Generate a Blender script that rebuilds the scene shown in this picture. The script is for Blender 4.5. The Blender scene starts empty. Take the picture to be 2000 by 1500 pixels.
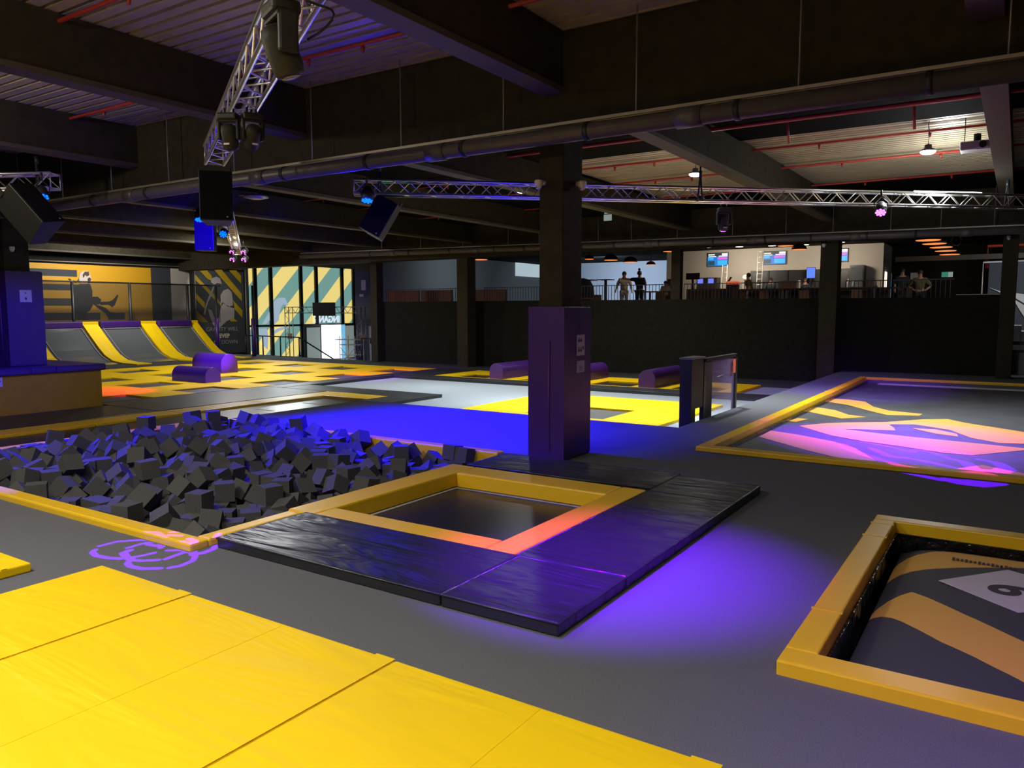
# Indoor trampoline park: foam pit, padded trampolines, trusses and a raised cafe deck.
import bpy, bmesh, math, random
from mathutils import Vector, Matrix, Euler
random.seed(3)
C=bpy.context.scene.collection
SC=bpy.context.scene
PI=math.pi
V3=Vector

# ---------------------------------------------------------------- materials
def nodes(name):
    m=bpy.data.materials.new(name); m.use_nodes=True
    nt=m.node_tree; b=nt.nodes['Principled BSDF']; return m,nt,b
def mat(name,col,rough=.6,metal=0,spec=.5,noise=0,scale=40,bump=0,bscale=20,bstretch=None,emit=None,estr=0,alpha=1,trans=0,bdist=.02):
    m,nt,b=nodes(name); N=nt.nodes; L=nt.links
    b.inputs['Base Color'].default_value=(*col,1); b.inputs['Roughness'].default_value=rough
    b.inputs['Metallic'].default_value=metal; b.inputs['Specular IOR Level'].default_value=spec
    b.inputs['Alpha'].default_value=alpha; b.inputs['Transmission Weight'].default_value=trans
    if emit: b.inputs['Emission Color'].default_value=(*emit,1); b.inputs['Emission Strength'].default_value=estr
    tc=None
    if noise or bump: tc=N.new('ShaderNodeTexCoord'); ge=N.new('ShaderNodeNewGeometry')
    if noise:
        n=N.new('ShaderNodeTexNoise'); n.inputs['Scale'].default_value=scale; n.inputs['Detail'].default_value=4
        L.new(ge.outputs['Position'],n.inputs['Vector'])
        r=N.new('ShaderNodeMapRange'); r.inputs[1].default_value=.3; r.inputs[2].default_value=.7
        r.inputs[3].default_value=1-noise; r.inputs[4].default_value=1+noise
        L.new(n.outputs[0],r.inputs[0])
        x=N.new('ShaderNodeVectorMath'); x.operation='SCALE'; x.inputs[0].default_value=col
        L.new(r.outputs[0],x.inputs['Scale']); L.new(x.outputs[0],b.inputs['Base Color'])
    if bump:
        n=N.new('ShaderNodeTexNoise'); n.inputs['Scale'].default_value=bscale; n.inputs['Detail'].default_value=3
        src=ge.outputs['Position']
        if bstretch:
            mp=N.new('ShaderNodeMapping'); mp.inputs['Rotation'].default_value=(0,0,bstretch[3]); mp.inputs['Scale'].default_value=bstretch[:3]
            L.new(src,mp.inputs[0]); src=mp.outputs[0]; n.inputs['Distortion'].default_value=.6
        L.new(src,n.inputs['Vector'])
        bp=N.new('ShaderNodeBump'); bp.inputs['Strength'].default_value=bump; bp.inputs['Distance'].default_value=bdist
        L.new(n.outputs[0],bp.inputs['Height']); L.new(bp.outputs[0],b.inputs['Normal'])
    return m
def glow(name,col,s):
    return mat(name,(.02,.02,.02),.5,emit=col,estr=s)
M={}
M['carpet']=mat('charcoal carpet',(.118,.119,.13),.95,spec=.1,noise=.2,scale=140)
M['greycarpet']=mat('pale grey carpet',(.3,.335,.36),.95,spec=.1,noise=.08,scale=40)
M['blackfloor']=mat('black rubber floor',(.035,.035,.037),.8,noise=.15,scale=30)
M['yellow']=mat('yellow vinyl',(.9,.595,.004),.5,spec=.2,bump=.5,bscale=1.3,bstretch=(.4,1.9,1,.5),bdist=.1)
M['yellowpad']=mat('yellow pad vinyl',(.88,.54,.016),.36,spec=.45,bump=.2,bscale=3,bstretch=(1,1,1,.4),bdist=.03)
M['orangepad']=mat('orange yellow pad vinyl',(.88,.53,.016),.36,spec=.45,bump=.2,bscale=3,bstretch=(1,1,1,.4),bdist=.03)
M['blackpad']=mat('black vinyl',(.018,.018,.021),.33,spec=.8,bump=.6,bscale=2.0,bstretch=(.5,2.6,1,.6),bdist=.08)
M['blackpadm']=mat('matt black vinyl',(.03,.032,.034),.4,spec=.5,bump=.25,bscale=2,bdist=.04)
M['purple']=mat('purple vinyl',(.055,.016,.16),.38,spec=.45,bump=.35,bscale=3,bstretch=(1,1,.35,0),bdist=.03)
M['purplelite']=mat('purple side vinyl',(.13,.045,.24),.5,bump=.15,bscale=4)
M['bed']=mat('black woven bed',(.018,.018,.02),.3,spec=.6,noise=.15,scale=160)
M['bedgrey']=mat('grey woven bed',(.07,.072,.07),.5,noise=.15,scale=160)
M['foam']=mat('dark grey foam',(.085,.084,.08),.95,spec=.05,noise=.12,scale=90)
M['alu']=mat('aluminium',(.75,.73,.7),.32,metal=1)
M['steel']=mat('dull steel',(.35,.34,.32),.45,metal=1)
M['beam']=mat('black painted beam',(.034,.029,.016),.8,spec=.2,noise=.2,scale=6)
M['beamedge']=mat('brown black flange',(.075,.064,.044),.65,spec=.3)
M['deckmetal']=mat('galvanised roof deck',(.52,.45,.3),.42,metal=.3,noise=.06,scale=3)
M['blackceil']=mat('flat black ceiling',(.005,.005,.004),.95,spec=.05)
M['blackwall']=mat('black wall',(.017,.0165,.012),.9,spec=.1,noise=.2,scale=8)
M['black']=mat('black plastic',(.014,.014,.015),.5)
M['blackmetal']=mat('black metal',(.02,.02,.021),.4,spec=.5)
M['pipe']=mat('brown grey pipe',(.09,.08,.078),.42,spec=.5)
M['channel']=mat('light channel',(.3,.27,.22),.5,metal=.4)
M['red']=mat('red pipe paint',(.36,.03,.018),.5)
M['courtpad']=mat('court pad vinyl',(.9,.58,.006),.55,spec=.12,bump=.2,bscale=3,bstretch=(1,1,1,.4),bdist=.03)
M['white']=mat('white plastic',(.75,.72,.7),.4)
M['paper']=mat('paper sheet',(.62,.58,.62),.7)
M['ink']=mat('dark print',(.05,.035,.045),.7)
M['grey']=mat('grey plastic',(.2,.2,.2),.5)
M['projgrey']=mat('pale grey case',(.4,.4,.38),.5)
M['mustard']=mat('mustard board',(.47,.3,.006),.6,noise=.06,scale=4)
M['orange']=mat('orange wall paint',(.75,.39,.01),.6)
M['slate']=mat('slate wall paint',(.045,.05,.055),.7)
M['creamwall']=mat('cream wall',(.52,.47,.4),.8)
M['bluewall']=mat('pale blue wall',(.36,.42,.52),.8)
M['greywall']=mat('grey blue wall',(.12,.135,.14),.8)
M['skin']=mat('skin',(.45,.24,.16),.55)
M['hair']=mat('dark hair',(.025,.017,.012),.6)
M['jeans']=mat('dark denim',(.03,.045,.07),.8)
M['cream']=mat('cream cloth',(.55,.48,.36),.8)
M['blackcloth']=mat('black cloth',(.012,.012,.013),.85)
M['olive']=mat('olive cloth',(.12,.1,.03),.85)
M['slatecloth']=mat('slate cloth',(.05,.06,.08),.85)
M['wood']=mat('dark wood',(.09,.05,.028),.5,noise=.25,scale=9)
M['redwood']=mat('red brown panel',(.16,.045,.025),.6)
M['tan']=mat('tan board',(.3,.19,.12),.7)
M['net']=mat('black net',(.006,.006,.006),.8,alpha=.62)
M['rampglass']=mat('ramp bed',(.1,.11,.105),.18,spec=.7)
M['figure']=mat('print grey',(.36,.32,.3),.6)
M['figlite']=mat('print pale',(.66,.58,.45),.6)
M['figdark']=mat('print dark',(.022,.022,.02),.6)
M['floodwhite']=glow('white lamp glow',(.85,.93,1),14)
M['tubewhite']=glow('white tube glow',(.85,.92,1),9)
M['ledblue']=glow('blue led',(.0,.1,1),3)
M['ledpurple']=glow('purple led',(.5,.06,1),9)
M['ledmag']=glow('magenta led',(.75,.08,1),6)
M['ledgreen']=glow('green led',(.0,.9,.18),1.2)
M['warm']=glow('warm lamp glow',(1,.25,.06),1.3)
M['warmwhite']=glow('warm white lamp glow',(1,.8,.6),2.2)
M['signwhite']=glow('lit sign',(.6,.75,.7),.35)
M['signgreen']=glow('green sign',(.1,.6,.4),.3)
M['door']=glow('daylight doorway',(.9,.97,1),2.2)
M['doorblue']=glow('daylight panel',(.2,.55,.85),.9)

# ---------------------------------------------------------------- mesh helper
class MB:
    def __init__(s): s.v=[]; s.f=[]; s.m=[]; s.sm=[]
    def face(s,pts,mi=0,sm=False):
        n=len(s.v); s.v+=[V3(p) for p in pts]; s.f.append(list(range(n,n+len(pts)))); s.m.append(mi); s.sm.append(sm); return s
    def box(s,x0,x1,y0,y1,z0,z1,mi=0,R=None,T=None):
        n=len(s.v); P=[V3((x,y,z)) for x in(x0,x1) for y in(y0,y1) for z in(z0,z1)]
        if R is not None: P=[R@p for p in P]
        if T is not None: P=[p+V3(T) for p in P]
        s.v+=P
        for q in ((0,1,3,2),(4,6,7,5),(0,4,5,1),(2,3,7,6),(0,2,6,4),(1,5,7,3)): s.f.append([n+i for i in q]); s.m.append(mi); s.sm.append(False)
        return s
    def tube(s,pts,r,n=8,mi=0,cap=True,sm=True):
        pts=[V3(p) for p in pts]; k=len(pts); rs=r if isinstance(r,(list,tuple)) else [r]*k; b=len(s.v)
        for i,p in enumerate(pts):
            d=(pts[min(i+1,k-1)]-pts[max(i-1,0)]); d=d.normalized() if d.length>1e-9 else V3((0,0,1))
            a=d.cross(V3((0,0,1)));
            if a.length<1e-4: a=V3((1,0,0))
            a.normalize(); c=d.cross(a)
            for j in range(n):
                t=2*PI*j/n; s.v.append(p+(a*math.cos(t)+c*math.sin(t))*rs[i])
        for i in range(k-1):
            for j in range(n):
                j2=(j+1)%n; s.f.append([b+i*n+j,b+i*n+j2,b+(i+1)*n+j2,b+(i+1)*n+j]); s.m.append(mi); s.sm.append(sm)
        if cap:
            s.f.append([b+j for j in range(n)][::-1]); s.f.append([b+(k-1)*n+j for j in range(n)]); s.m+=[mi,mi]; s.sm+=[False,False]
        return s
    def lathe(s,prof,c=(0,0,0),n=20,mi=0,R=None):
        b=len(s.v); k=len(prof); c=V3(c)
        for r,z in prof:
            for j in range(n):
                t=2*PI*j/n; p=V3((r*math.cos(t),r*math.sin(t),z))
                s.v.append(c+(R@p if R is not None else p))
        for i in range(k-1):
            for j in range(n):
                j2=(j+1)%n; s.f.append([b+i*n+j,b+i*n+j2,b+(i+1)*n+j2,b+(i+1)*n+j]); s.m.append(mi); s.sm.append(True)
        s.f.append([b+j for j in range(n)][::-1]); s.f.append([b+(k-1)*n+j for j in range(n)]); s.m+=[mi,mi]; s.sm+=[False,False]
        return s
    def prism(s,pts,off,mi=0,mside=None):
        pts=[V3(p) for p in pts]; off=V3(off); k=len(pts); n=len(s.v)
        s.v+=pts+[p+off for p in pts]
        s.f.append(list(range(n,n+k))[::-1]); s.f.append(list(range(n+k,n+2*k))); s.m+=[mi,mi]; s.sm+=[False,False]
        for i in range(k):
            j=(i+1)%k; s.f.append([n+i,n+j,n+k+j,n+k+i]); s.m.append(mi if mside is None else mside); s.sm.append(False)
        return s
    def ring(s,x0,x1,y0,y1,ix0,ix1,iy0,iy1,z0,z1,mi=0):
        # padded rectangular surround made of four bands around an opening
        s.box(x0,x1,y0,iy0,z0,z1,mi); s.box(x0,x1,iy1,y1,z0,z1,mi)
        s.box(x0,ix0,iy0,iy1,z0,z1,mi); s.box(ix1,x1,iy0,iy1,z0,z1,mi); return s
    def build(s,name,mats,parent=None,local=False,bevel=0,seg=2):
        if not isinstance(mats,(list,tuple)): mats=[mats]
        if local or not s.v: o0=V3((0,0,0))
        elif parent is not None: o0=wloc(parent)
        else:
            xs=[p.x for p in s.v]; ys=[p.y for p in s.v]; o0=V3(((min(xs)+max(xs))/2,(min(ys)+max(ys))/2,min(p.z for p in s.v)))
        me=bpy.data.meshes.new(name); me.from_pydata([p-o0 for p in s.v],[],s.f)
        for q in mats: me.materials.append(M[q] if isinstance(q,str) else q)
        me.polygons.foreach_set('material_index',s.m); me.polygons.foreach_set('use_smooth',s.sm)
        bm=bmesh.new(); bm.from_mesh(me); bmesh.ops.recalc_face_normals(bm,faces=bm.faces); bm.to_mesh(me); bm.free()
        o=bpy.data.objects.new(name,me); C.objects.link(o)
        if parent is not None: o.parent=parent
        elif not local: o.location=o0
        if bevel:
            md=o.modifiers.new('bevel','BEVEL'); md.width=bevel; md.segments=seg; md.limit_method='ANGLE'
        return o
def wloc(o):
    l=V3(o.location)
    while o.parent: o=o.parent; l=l+V3(o.location)
    return l
def tag(o,label=None,cat=None,group=None,kind=None):
    if label: o['label']=label
    if cat: o['category']=cat
    if group: o['group']=group
    if kind: o['kind']=kind
    return o
def empty(name,loc,label,cat,group=None,rot=None):
    o=bpy.data.objects.new(name,None); o.empty_display_size=.1; C.objects.link(o); o.location=loc
    if rot: o.rotation_euler=rot
    return tag(o,label,cat,group)
def struct(o,label=None): return tag(o,label,None,None,'structure')
def copy_tree(o,parent=None):
    c=o.copy(); C.objects.link(c)
    if parent is not None: c.parent=parent
    for ch in list(o.children): copy_tree(ch,c)
    return c
def B(x0,x1,y0,y1,z0,z1): return MB().box(x0,x1,y0,y1,z0,z1)
def text_mesh(name,body,size,mtx,m,parent=None,ext=.002,bold=0,align='CENTER'):
    cu=bpy.data.curves.new(name,'FONT'); cu.body=body; cu.size=size; cu.extrude=ext; cu.align_x=align; cu.align_y='CENTER'; cu.offset=bold
    t=bpy.data.objects.new(name+'_tmp',cu); C.objects.link(t)
    me=bpy.data.meshes.new_from_object(t.evaluated_get(bpy.context.evaluated_depsgraph_get()))
    bpy.data.objects.remove(t); bpy.data.curves.remove(cu)
    me.transform(mtx); me.materials.clear(); me.materials.append(M[m])
    o=bpy.data.objects.new(name,me); C.objects.link(o)
    if parent is not None: o.parent=parent; me.transform(Matrix.Translation(-wloc(parent)))
    return o
def slab(xs,ys,inside,z0,z1,mi=0,mb=None):
    # rectangular grid slab with openings: top, bottom and only the outer sides
    mb=mb or MB(); nx=len(xs)-1; ny=len(ys)-1
    c=[[inside((xs[i]+xs[i+1])/2,(ys[j]+ys[j+1])/2) for j in range(ny)] for i in range(nx)]
    g=lambda i,j: 0<=i<nx and 0<=j<ny and c[i][j]
    for i in range(nx):
        for j in range(ny):
            if not c[i][j]: continue
            a,b,d,e=xs[i],xs[i+1],ys[j],ys[j+1]
            mb.face([(a,d,z1),(b,d,z1),(b,e,z1),(a,e,z1)],mi); mb.face([(a,d,z0),(a,e,z0),(b,e,z0),(b,d,z0)],mi)
            if not g(i-1,j): mb.face([(a,d,z0),(a,d,z1),(a,e,z1),(a,e,z0)],mi)
            if not g(i+1,j): mb.face([(b,d,z0),(b,e,z0),(b,e,z1),(b,d,z1)],mi)
            if not g(i,j-1): mb.face([(a,d,z0),(b,d,z0),(b,d,z1),(a,d,z1)],mi)
            if not g(i,j+1): mb.face([(a,e,z0),(a,e,z1),(b,e,z1),(b,e,z0)],mi)
    return mb
def inr(x,y,r): return r[0]<x<r[1] and r[2]<y<r[3]
LZ=-.43   # level of the lower hall floor

# ---------------------------------------------------------------- camera
cam=bpy.data.cameras.new('camera'); co=bpy.data.objects.new('camera',cam); C.objects.link(co)
R=Matrix([[0.837724, 0.546093, -0.000862], [-0.051589, 0.08071, 0.995402], [0.543651, -0.833828, 0.095785]]).transposed().to_4x4(); R.translation=V3((0,0,2.0)); co.matrix_world=R
cam.sensor_width=36; cam.lens=36*1512.816/2000; cam.clip_start=.05; cam.clip_end=200
SC.camera=co

# ---------------------------------------------------------------- floors
PIT=(-11.75,-5.83,3.85,8.72); TR=(-5.7,-3.38,5.1,7.5); RT=(-3.66,3.2,10.75,23.95); AB=(-.86,3.0,4.42,7.68)
def deck_in(x,y):
    if any(inr(x,y,r) for r in (PIT,TR,RT,AB)): return False
    return y<12.46 or x>-4.75
xs=sorted({-12.1,-4.75,9.0}|{r[i] for r in (PIT,TR,RT,AB) for i in (0,1)}); ys=sorted({-7.0,12.46,27.1}|{r[i] for r in (PIT,TR,RT,AB) for i in (2,3)})
struct(slab(xs,ys,deck_in,-.9,0).build('floor','carpet'),'charcoal carpeted upper floor around the foam pit')
lx=[-42.0,-25.3,-12.1,-4.75]; ly=[-7.0,12.46,27.2]
struct(slab(lx,ly,lambda x,y: x<-12.1 or y>12.46,-1.0,LZ).build('floor','greycarpet'),'pale grey lower hall floor')
struct(B(-47,-25.3,27.2,54,-2.1,-1.9).build('floor','blackfloor'),'sunken floor at the entrance doorway')
struct(B(-42,-25.3,24.35,27.2,LZ,LZ+.012).build('floor','blackfloor'),'dark floor strip before the entrance steps')
struct(B(-42,-30.4,-7,24.35,LZ,LZ+.012).build('floor','blackfloor'))
struct(B(-25.3,-4.75,24.55,27.1,LZ,LZ+.012).build('floor','blackfloor'),'black floor strip along the foot of the black wall')
struct(B(-11.9,-5.6,3.7,8.9,-1.0,-.62).build('floor','black'),'bottom of the foam pit')
# ---------------------------------------------------------------- ceiling: corrugated deck ribs run along X
mb=MB(); P=.205; y=-7.0; z0=5.48; prof=[]
while y<53:
    prof+=[(y,z0),(y+.14,z0),(y+.142,z0+.07),(y+.203,z0+.07)]; y+=P
for a,b in zip(prof[:-1],prof[1:]): mb.face([(-47,a[0],a[1]),(9,a[0],a[1]),(9,b[0],b[1]),(-47,b[0],b[1])])
struct(mb.build('ceiling','deckmetal'),'corrugated galvanised roof deck')
mb=MB(); mb.box(-47,9,9.5,16.15,5.42,5.47); mb.box(-47,-9.6,16.15,23.4,5.41,5.47); mb.box(-47,9,23.4,26.0,5.40,5.47); mb.box(-47,9,26.9,53,5.3,5.47)  # flat black panels added below the deck to darken the ceiling here
struct(mb.build('ceiling','blackceil'),'added black panels under the roof deck')
# ---------------------------------------------------------------- beams, girders, columns
for i,x in enumerate((-.4,-5.08,-9.75,-14.4,-19.1,-23.8,-28.5,-33.2,-37.9,4.3)):
    for y0,y1 in ((-7,8.8),(9.5,26.1)):
        m=MB(); m.box(x-.12,x+.12,y0,y1,4.78,5.47); m.box(x-.15,x+.15,y0,y1,4.71,4.78,1)
        struct(m.build('ceiling_beam',['beam','beamedge']))
m=MB(); m.box(-46,9,8.8,9.4,4.28,5.47); struct(m.build('ceiling_beam','beam'),'deep black girder over the drain pipe')
m=MB(); m.box(-46,9,26.1,26.8,4.15,5.47); struct(m.build('ceiling_beam','beam'),'deep black girder over the cafe edge')
def column(x0,x1,y0,y1,z0,z1): return struct(B(x0,x1,y0,y1,z0,z1).build('column','beam',bevel=.015))
column(-5.39,-5.03,8.93,9.46,0,4.28)
column(-20.1,-19.72,8.75,9.3,LZ,4.28)
column(-5.38,-4.85,26.2,26.8,LZ,4.3); column(-19.85,-19.3,26.2,26.8,LZ,4.3)
column(-.48,-.1,26.3,26.9,0,4.3); column(-25.25,-24.85,26.7,27.15,LZ,4.6); column(-10.75,-10.4,27.15,27.45,2.3,4.6)
# ---------------------------------------------------------------- walls
struct(B(-24.9,-1.62,27.1,27.35,LZ,2.36).build('wall_back','blackwall'),'black wall below the cafe deck')
struct(B(-1.62,-.3,27.1,27.35,-.5,2.42).build('wall_back','blackwall'))
struct(B(-1.62,-.45,27.08,27.37,2.42,2.45).build('trim_1','channel'))
struct(B(-24.9,-.3,27.35,54,1.6,1.85).build('floor','wood'),'cafe deck floor')
struct(B(9,9.2,-7,54,-2,5.5).build('wall_right','blackwall')); struct(B(-47,9.2,-7.2,-7,-2,5.5).build('wall_front','blackwall'))
struct(B(-47,9.2,54,54.2,-2,5.5).build('wall_back','blackwall'))
struct(B(-24.9,-24.7,27.35,36,-2,1.6).build('wall_side','slate'))
# mural wall behind the ramps (orange panels, slate bars, pale panel, black poster field)
m=MB(); m.box(-39.3,-39.0,-7,30.55,-1.9,5.48)
struct(m.build('wall_left','blackwall'),'black end wall')
m=MB()
def mp(y0,y1,z0,z1,mi,d=.02): m.box(-39.0,-39.0+d,y0,y1,z0,z1,mi)
mp(8.0,24.45,.2,4.22,0)
mp(8.0,20.55,3.62,3.95,1,.03); mp(8,21.2,2.95,3.24,1,.03); mp(8,21.2,2.2,2.56,1,.03); mp(8,21.6,1.5,1.86,1,.03); mp(22.0,22.9,1.5,1.86,1,.03)
mp(24.45,25.6,.2,4.25,1); mp(25.6,26.75,.2,4.25,2)
mural=struct(m.build('wall_mural',['orange','slate','creamwall']),'orange mural panels with slate bars')
# printed leaping figure with plaits, sitting in the air
fig=empty('wall_print',(-38.97,21.2,1.4),'mural of a leaping figure with long plait on orange wall','mural')
K=13.64
m=MB()
m.prism([(-38.96,20.36,3.08),(-38.96,20.64,3.27),(-38.96,21.16,3.28),(-38.96,21.26,2.95),(-38.96,21.24,2.65),(-38.96,21.51,2.66),(-38.96,21.69,2.51),(-38.96,21.58,2.28),(-38.96,21.30,2.32),(-38.96,21.20,2.15),(-38.96,21.09,1.98),(-38.96,20.94,1.89),(-38.96,20.86,1.51),(-38.96,20.44,1.52),(-38.96,20.23,2.05),(-38.96,20.22,2.42),(-38.96,20.28,2.68)],(.006,0,0))
m.build('shirt_print','figdark',fig)
m=MB(); m.prism([(-38.95,21.22,2.35),(-38.95,21.46,2.26),(-38.95,21.86,2.11),(-38.95,22.12,1.88),(-38.95,22.53,1.84),(-38.95,22.55,1.77),(-38.95,22.19,1.67),(-38.95,21.99,1.62),(-38.95,21.86,1.85),(-38.95,21.53,2.09)],(.006,0,0)); m.build('leg_print','figdark',fig)
m=MB(); m.prism([(-38.95,21.58,2.40),(-38.95,22.07,2.42),(-38.95,22.27,2.50),(-38.95,22.54,2.79),(-38.95,22.58,2.73),(-38.95,22.38,2.27),(-38.95,22.23,2.15),(-38.95,22.06,2.28),(-38.95,21.64,2.26)],(.006,0,0)); m.build('leg_print','figdark',fig)
m=MB(); m.prism([(-38.95,20.68,3.31),(-38.95,20.62,3.53),(-38.95,20.68,3.79),(-38.95,20.86,3.92),(-38.95,21.08,3.94),(-38.95,21.17,3.81),(-38.95,21.23,3.59),(-38.95,21.22,3.42),(-38.95,21.14,3.29),(-38.95,20.90,3.32)],(.006,0,0)); m.build('hair_print','figlite',fig)
m=MB(); m.prism([(-38.94,20.80,3.72),(-38.94,20.92,3.89),(-38.94,21.11,3.90),(-38.94,21.14,3.73),(-38.94,21.02,3.65),(-38.94,20.93,3.72),(-38.94,20.83,3.57)],(.006,0,0)); m.build('fringe_print','wood',fig)
m=MB(); m.prism([(-38.94,21.04,3.54),(-38.94,21.13,3.62),(-38.94,21.22,3.55),(-38.94,21.18,3.40),(-38.94,21.12,3.32),(-38.94,21.04,3.32)],(.006,0,0)); m.build('face_print','wood',fig)
m=MB(); m.prism([(-38.94,20.61,3.57),(-38.94,20.60,3.40),(-38.94,20.47,3.34),(-38.94,20.33,3.39),(-38.94,20.33,3.45),(-38.94,20.48,3.41),(-38.94,20.57,3.47)],(.006,0,0)); m.build('plait_print','wood',fig)
m=MB(); m.prism([(-38.94,20.09,3.52),(-38.94,20.19,3.52),(-38.94,20.26,3.46),(-38.94,20.19,3.44)],(.006,0,0)); m.build('plait_tip_print','wood',fig)
# poster with striped field and bent over figure
po=empty('wall_poster',(-38.95,28.6,-.3),'tall striped poster with bent figure and gravity slogan','poster')
m=MB(); m.prism([(-38.98,26.95,-.55),(-38.98,30.35,-.55),(-38.98,30.35,4.22),(-38.98,26.95,4.22)],(.03,0,0)); m.build('backing','slate',po)
m=MB()
for pl in ([(-38.94,27.06,4.01),(-38.94,27.44,3.63),(-38.94,27.91,3.21),(-38.94,28.43,2.72),(-38.94,28.73,2.36),(-38.94,28.73,2.21),(-38.94,28.02,2.83),(-38.94,27.43,3.39),(-38.94,27.05,3.69)],
           [(-38.94,27.35,4.25),(-38.94,27.84,4.27),(-38.94,28.16,3.94),(-38.94,28.15,3.65),(-38.94,27.84,3.79)],
           [(-38.94,28.34,4.30),(-38.94,28.84,4.32),(-38.94,29.49,3.65),(-38.94,30.18,2.94),(-38.94,30.16,2.51),(-38.94,29.33,3.32),(-38.94,28.88,3.75)],
           [(-38.94,29.35,4.30),(-38.94,29.85,4.32),(-38.94,30.18,4.01),(-38.94,30.16,3.55)],
           [(-38.94,27.04,2.98),(-38.94,27.65,2.40),(-38.94,27.63,2.05),(-38.94,27.02,2.64)],
           [(-38.94,29.56,2.55),(-38.94,30.19,1.95),(-38.94,30.17,1.52),(-38.94,29.66,2.01)],
           [(-38.94,27.08,1.99),(-38.94,27.82,1.29),(-38.94,27.33,1.27),(-38.94,27.06,1.55)],
           [(-38.94,29.54,1.52),(-38.94,29.82,1.30),(-38.94,29.34,1.31),(-38.94,29.25,1.45)]):
    m.prism(pl,(.005,0,0))
m.build('stripe','mustard',po)
m=MB()
for pl in ([(-38.93,28.15,3.80),(-38.93,28.47,3.91),(-38.93,28.70,3.82),(-38.93,28.82,3.49),(-38.93,28.50,3.54),(-38.93,28.31,3.44),(-38.93,28.09,3.57)],
           [(-38.93,28.22,3.34),(-38.93,28.33,3.34),(-38.93,28.11,2.83),(-38.93,27.86,2.44),(-38.93,27.71,2.05),(-38.93,27.65,1.70),(-38.93,27.50,1.74),(-38.93,27.68,2.24),(-38.93,27.88,2.71)],
           [(-38.93,28.70,2.84),(-38.93,28.90,3.12),(-38.93,29.23,3.22),(-38.93,29.46,3.05),(-38.93,29.53,2.61),(-38.93,29.52,2.25),(-38.93,29.18,2.17),(-38.93,28.82,2.44),(-38.93,28.70,2.28)],
           [(-38.93,28.72,2.21),(-38.93,28.86,2.36),(-38.93,29.51,2.09),(-38.93,29.63,2.09),(-38.93,29.58,1.52),(-38.93,29.05,1.33),(-38.93,28.53,0.94),(-38.93,28.45,1.26)],
           [(-38.93,27.82,2.05),(-38.93,28.07,1.97),(-38.93,28.27,1.46),(-38.93,28.34,0.92),(-38.93,28.12,1.15),(-38.93,27.92,1.66)]):
    m.prism(pl,(.005,0,0))
m.build('figure_print','figure',po)
def wall_text(body,size,y,z,mtl,bold=0,X=-38.92):
    return text_mesh('slogan',body,size,Matrix(((0,0,1,X),(1,0,0,y),(0,1,0,z),(0,0,0,1))),mtl,po,.003,bold)
wall_text('GRAVITY WILL',.33,28.75,.86,'figure'); wall_text('NEVER',.33,28.75,.47,'figlite',.012); wall_text('ME DOWN',.33,28.95,.1,'figure')
# light rail frame along the top of the mural and around the poster
r=empty('mural_rail',(-38.9,24.5,4.28),'thin pale conduit along the top of the mural wall','rail')
m=MB(); m.tube([(-38.85,15,4.30),(-38.85,30.4,4.38)],.03,6); m.build('top_tube','channel',r)
m=MB(); m.tube([(-38.85,27.0,4.3),(-38.85,27.0,0)],.03,6); m.tube([(-38.85,30.4,4.36),(-38.85,30.4,-.6)],.03,6); m.build('drop_tube','channel',r)

# ---------------------------------------------------------------- foreground yellow mats
ymx=[-5.8,-4.68,-2.82,-.96,.9]
lab=['small yellow vinyl floor mat at the far left end of the big mat row','yellow vinyl floor mat second in the big foreground row','yellow vinyl floor mat third in the big foreground row','yellow vinyl floor mat at the bottom right end of the foreground row']
for i in range(4):
    x0,x1=ymx[i]+.003,ymx[i+1]-.003
    e=empty('yellow_mat',((x0+x1)/2,1.0,0),lab[i],'mat','yellow mats in the foreground row')
    m=MB(); m.box(x0,x1,-1.5,3.13,0,.05)
    o=m.build('mat_cover','yellow',e,bevel=.012)
    m=MB(); mid=(x0+x1)/2+.02
    if i: m.box(mid-.005,mid+.005,-1.5,3.12,.0495,.0512)
    for s in ((x1,) if i else (x1,)):
        m.box(s-.14,s-.002,-1.5,3.135,.0495,.0522)
    m.build('seam_flap','yellow',o)
e=empty('yellow_mat',(-6.9,1.6,0),'lone yellow mat at the left picture edge, apart from the row','mat')
o=MB().box(-8.2,-6.25,.6,2.83,0,.07).build('mat_cover','yellow',e,bevel=.012); MB().box(-8.2,-6.25,2.62,2.66,.069,.073).build('seam_flap','yellow',o)
# ---------------------------------------------------------------- foam pit surround
e=empty('foam_pit_border',(-8.8,3.8,0),'yellow padded border around the dark foam cube pit','pit border')
MB().box(-12.1,-5.66,3.79,3.97,-.6,.065).build('front_pad','yellowpad',e,bevel=.02)
MB().box(-5.83,-5.66,3.97,4.98,-.6,.065).build('side_pad','yellowpad',e,bevel=.02)
MB().box(-12.1,-5.86,8.62,8.8,-.6,.055).build('back_pad','yellowpad',e,bevel=.02)
MB().box(-12.1,-11.72,3.97,8.62,-.6,.05).build('left_pad','yellowpad',e,bevel=.02)
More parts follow.
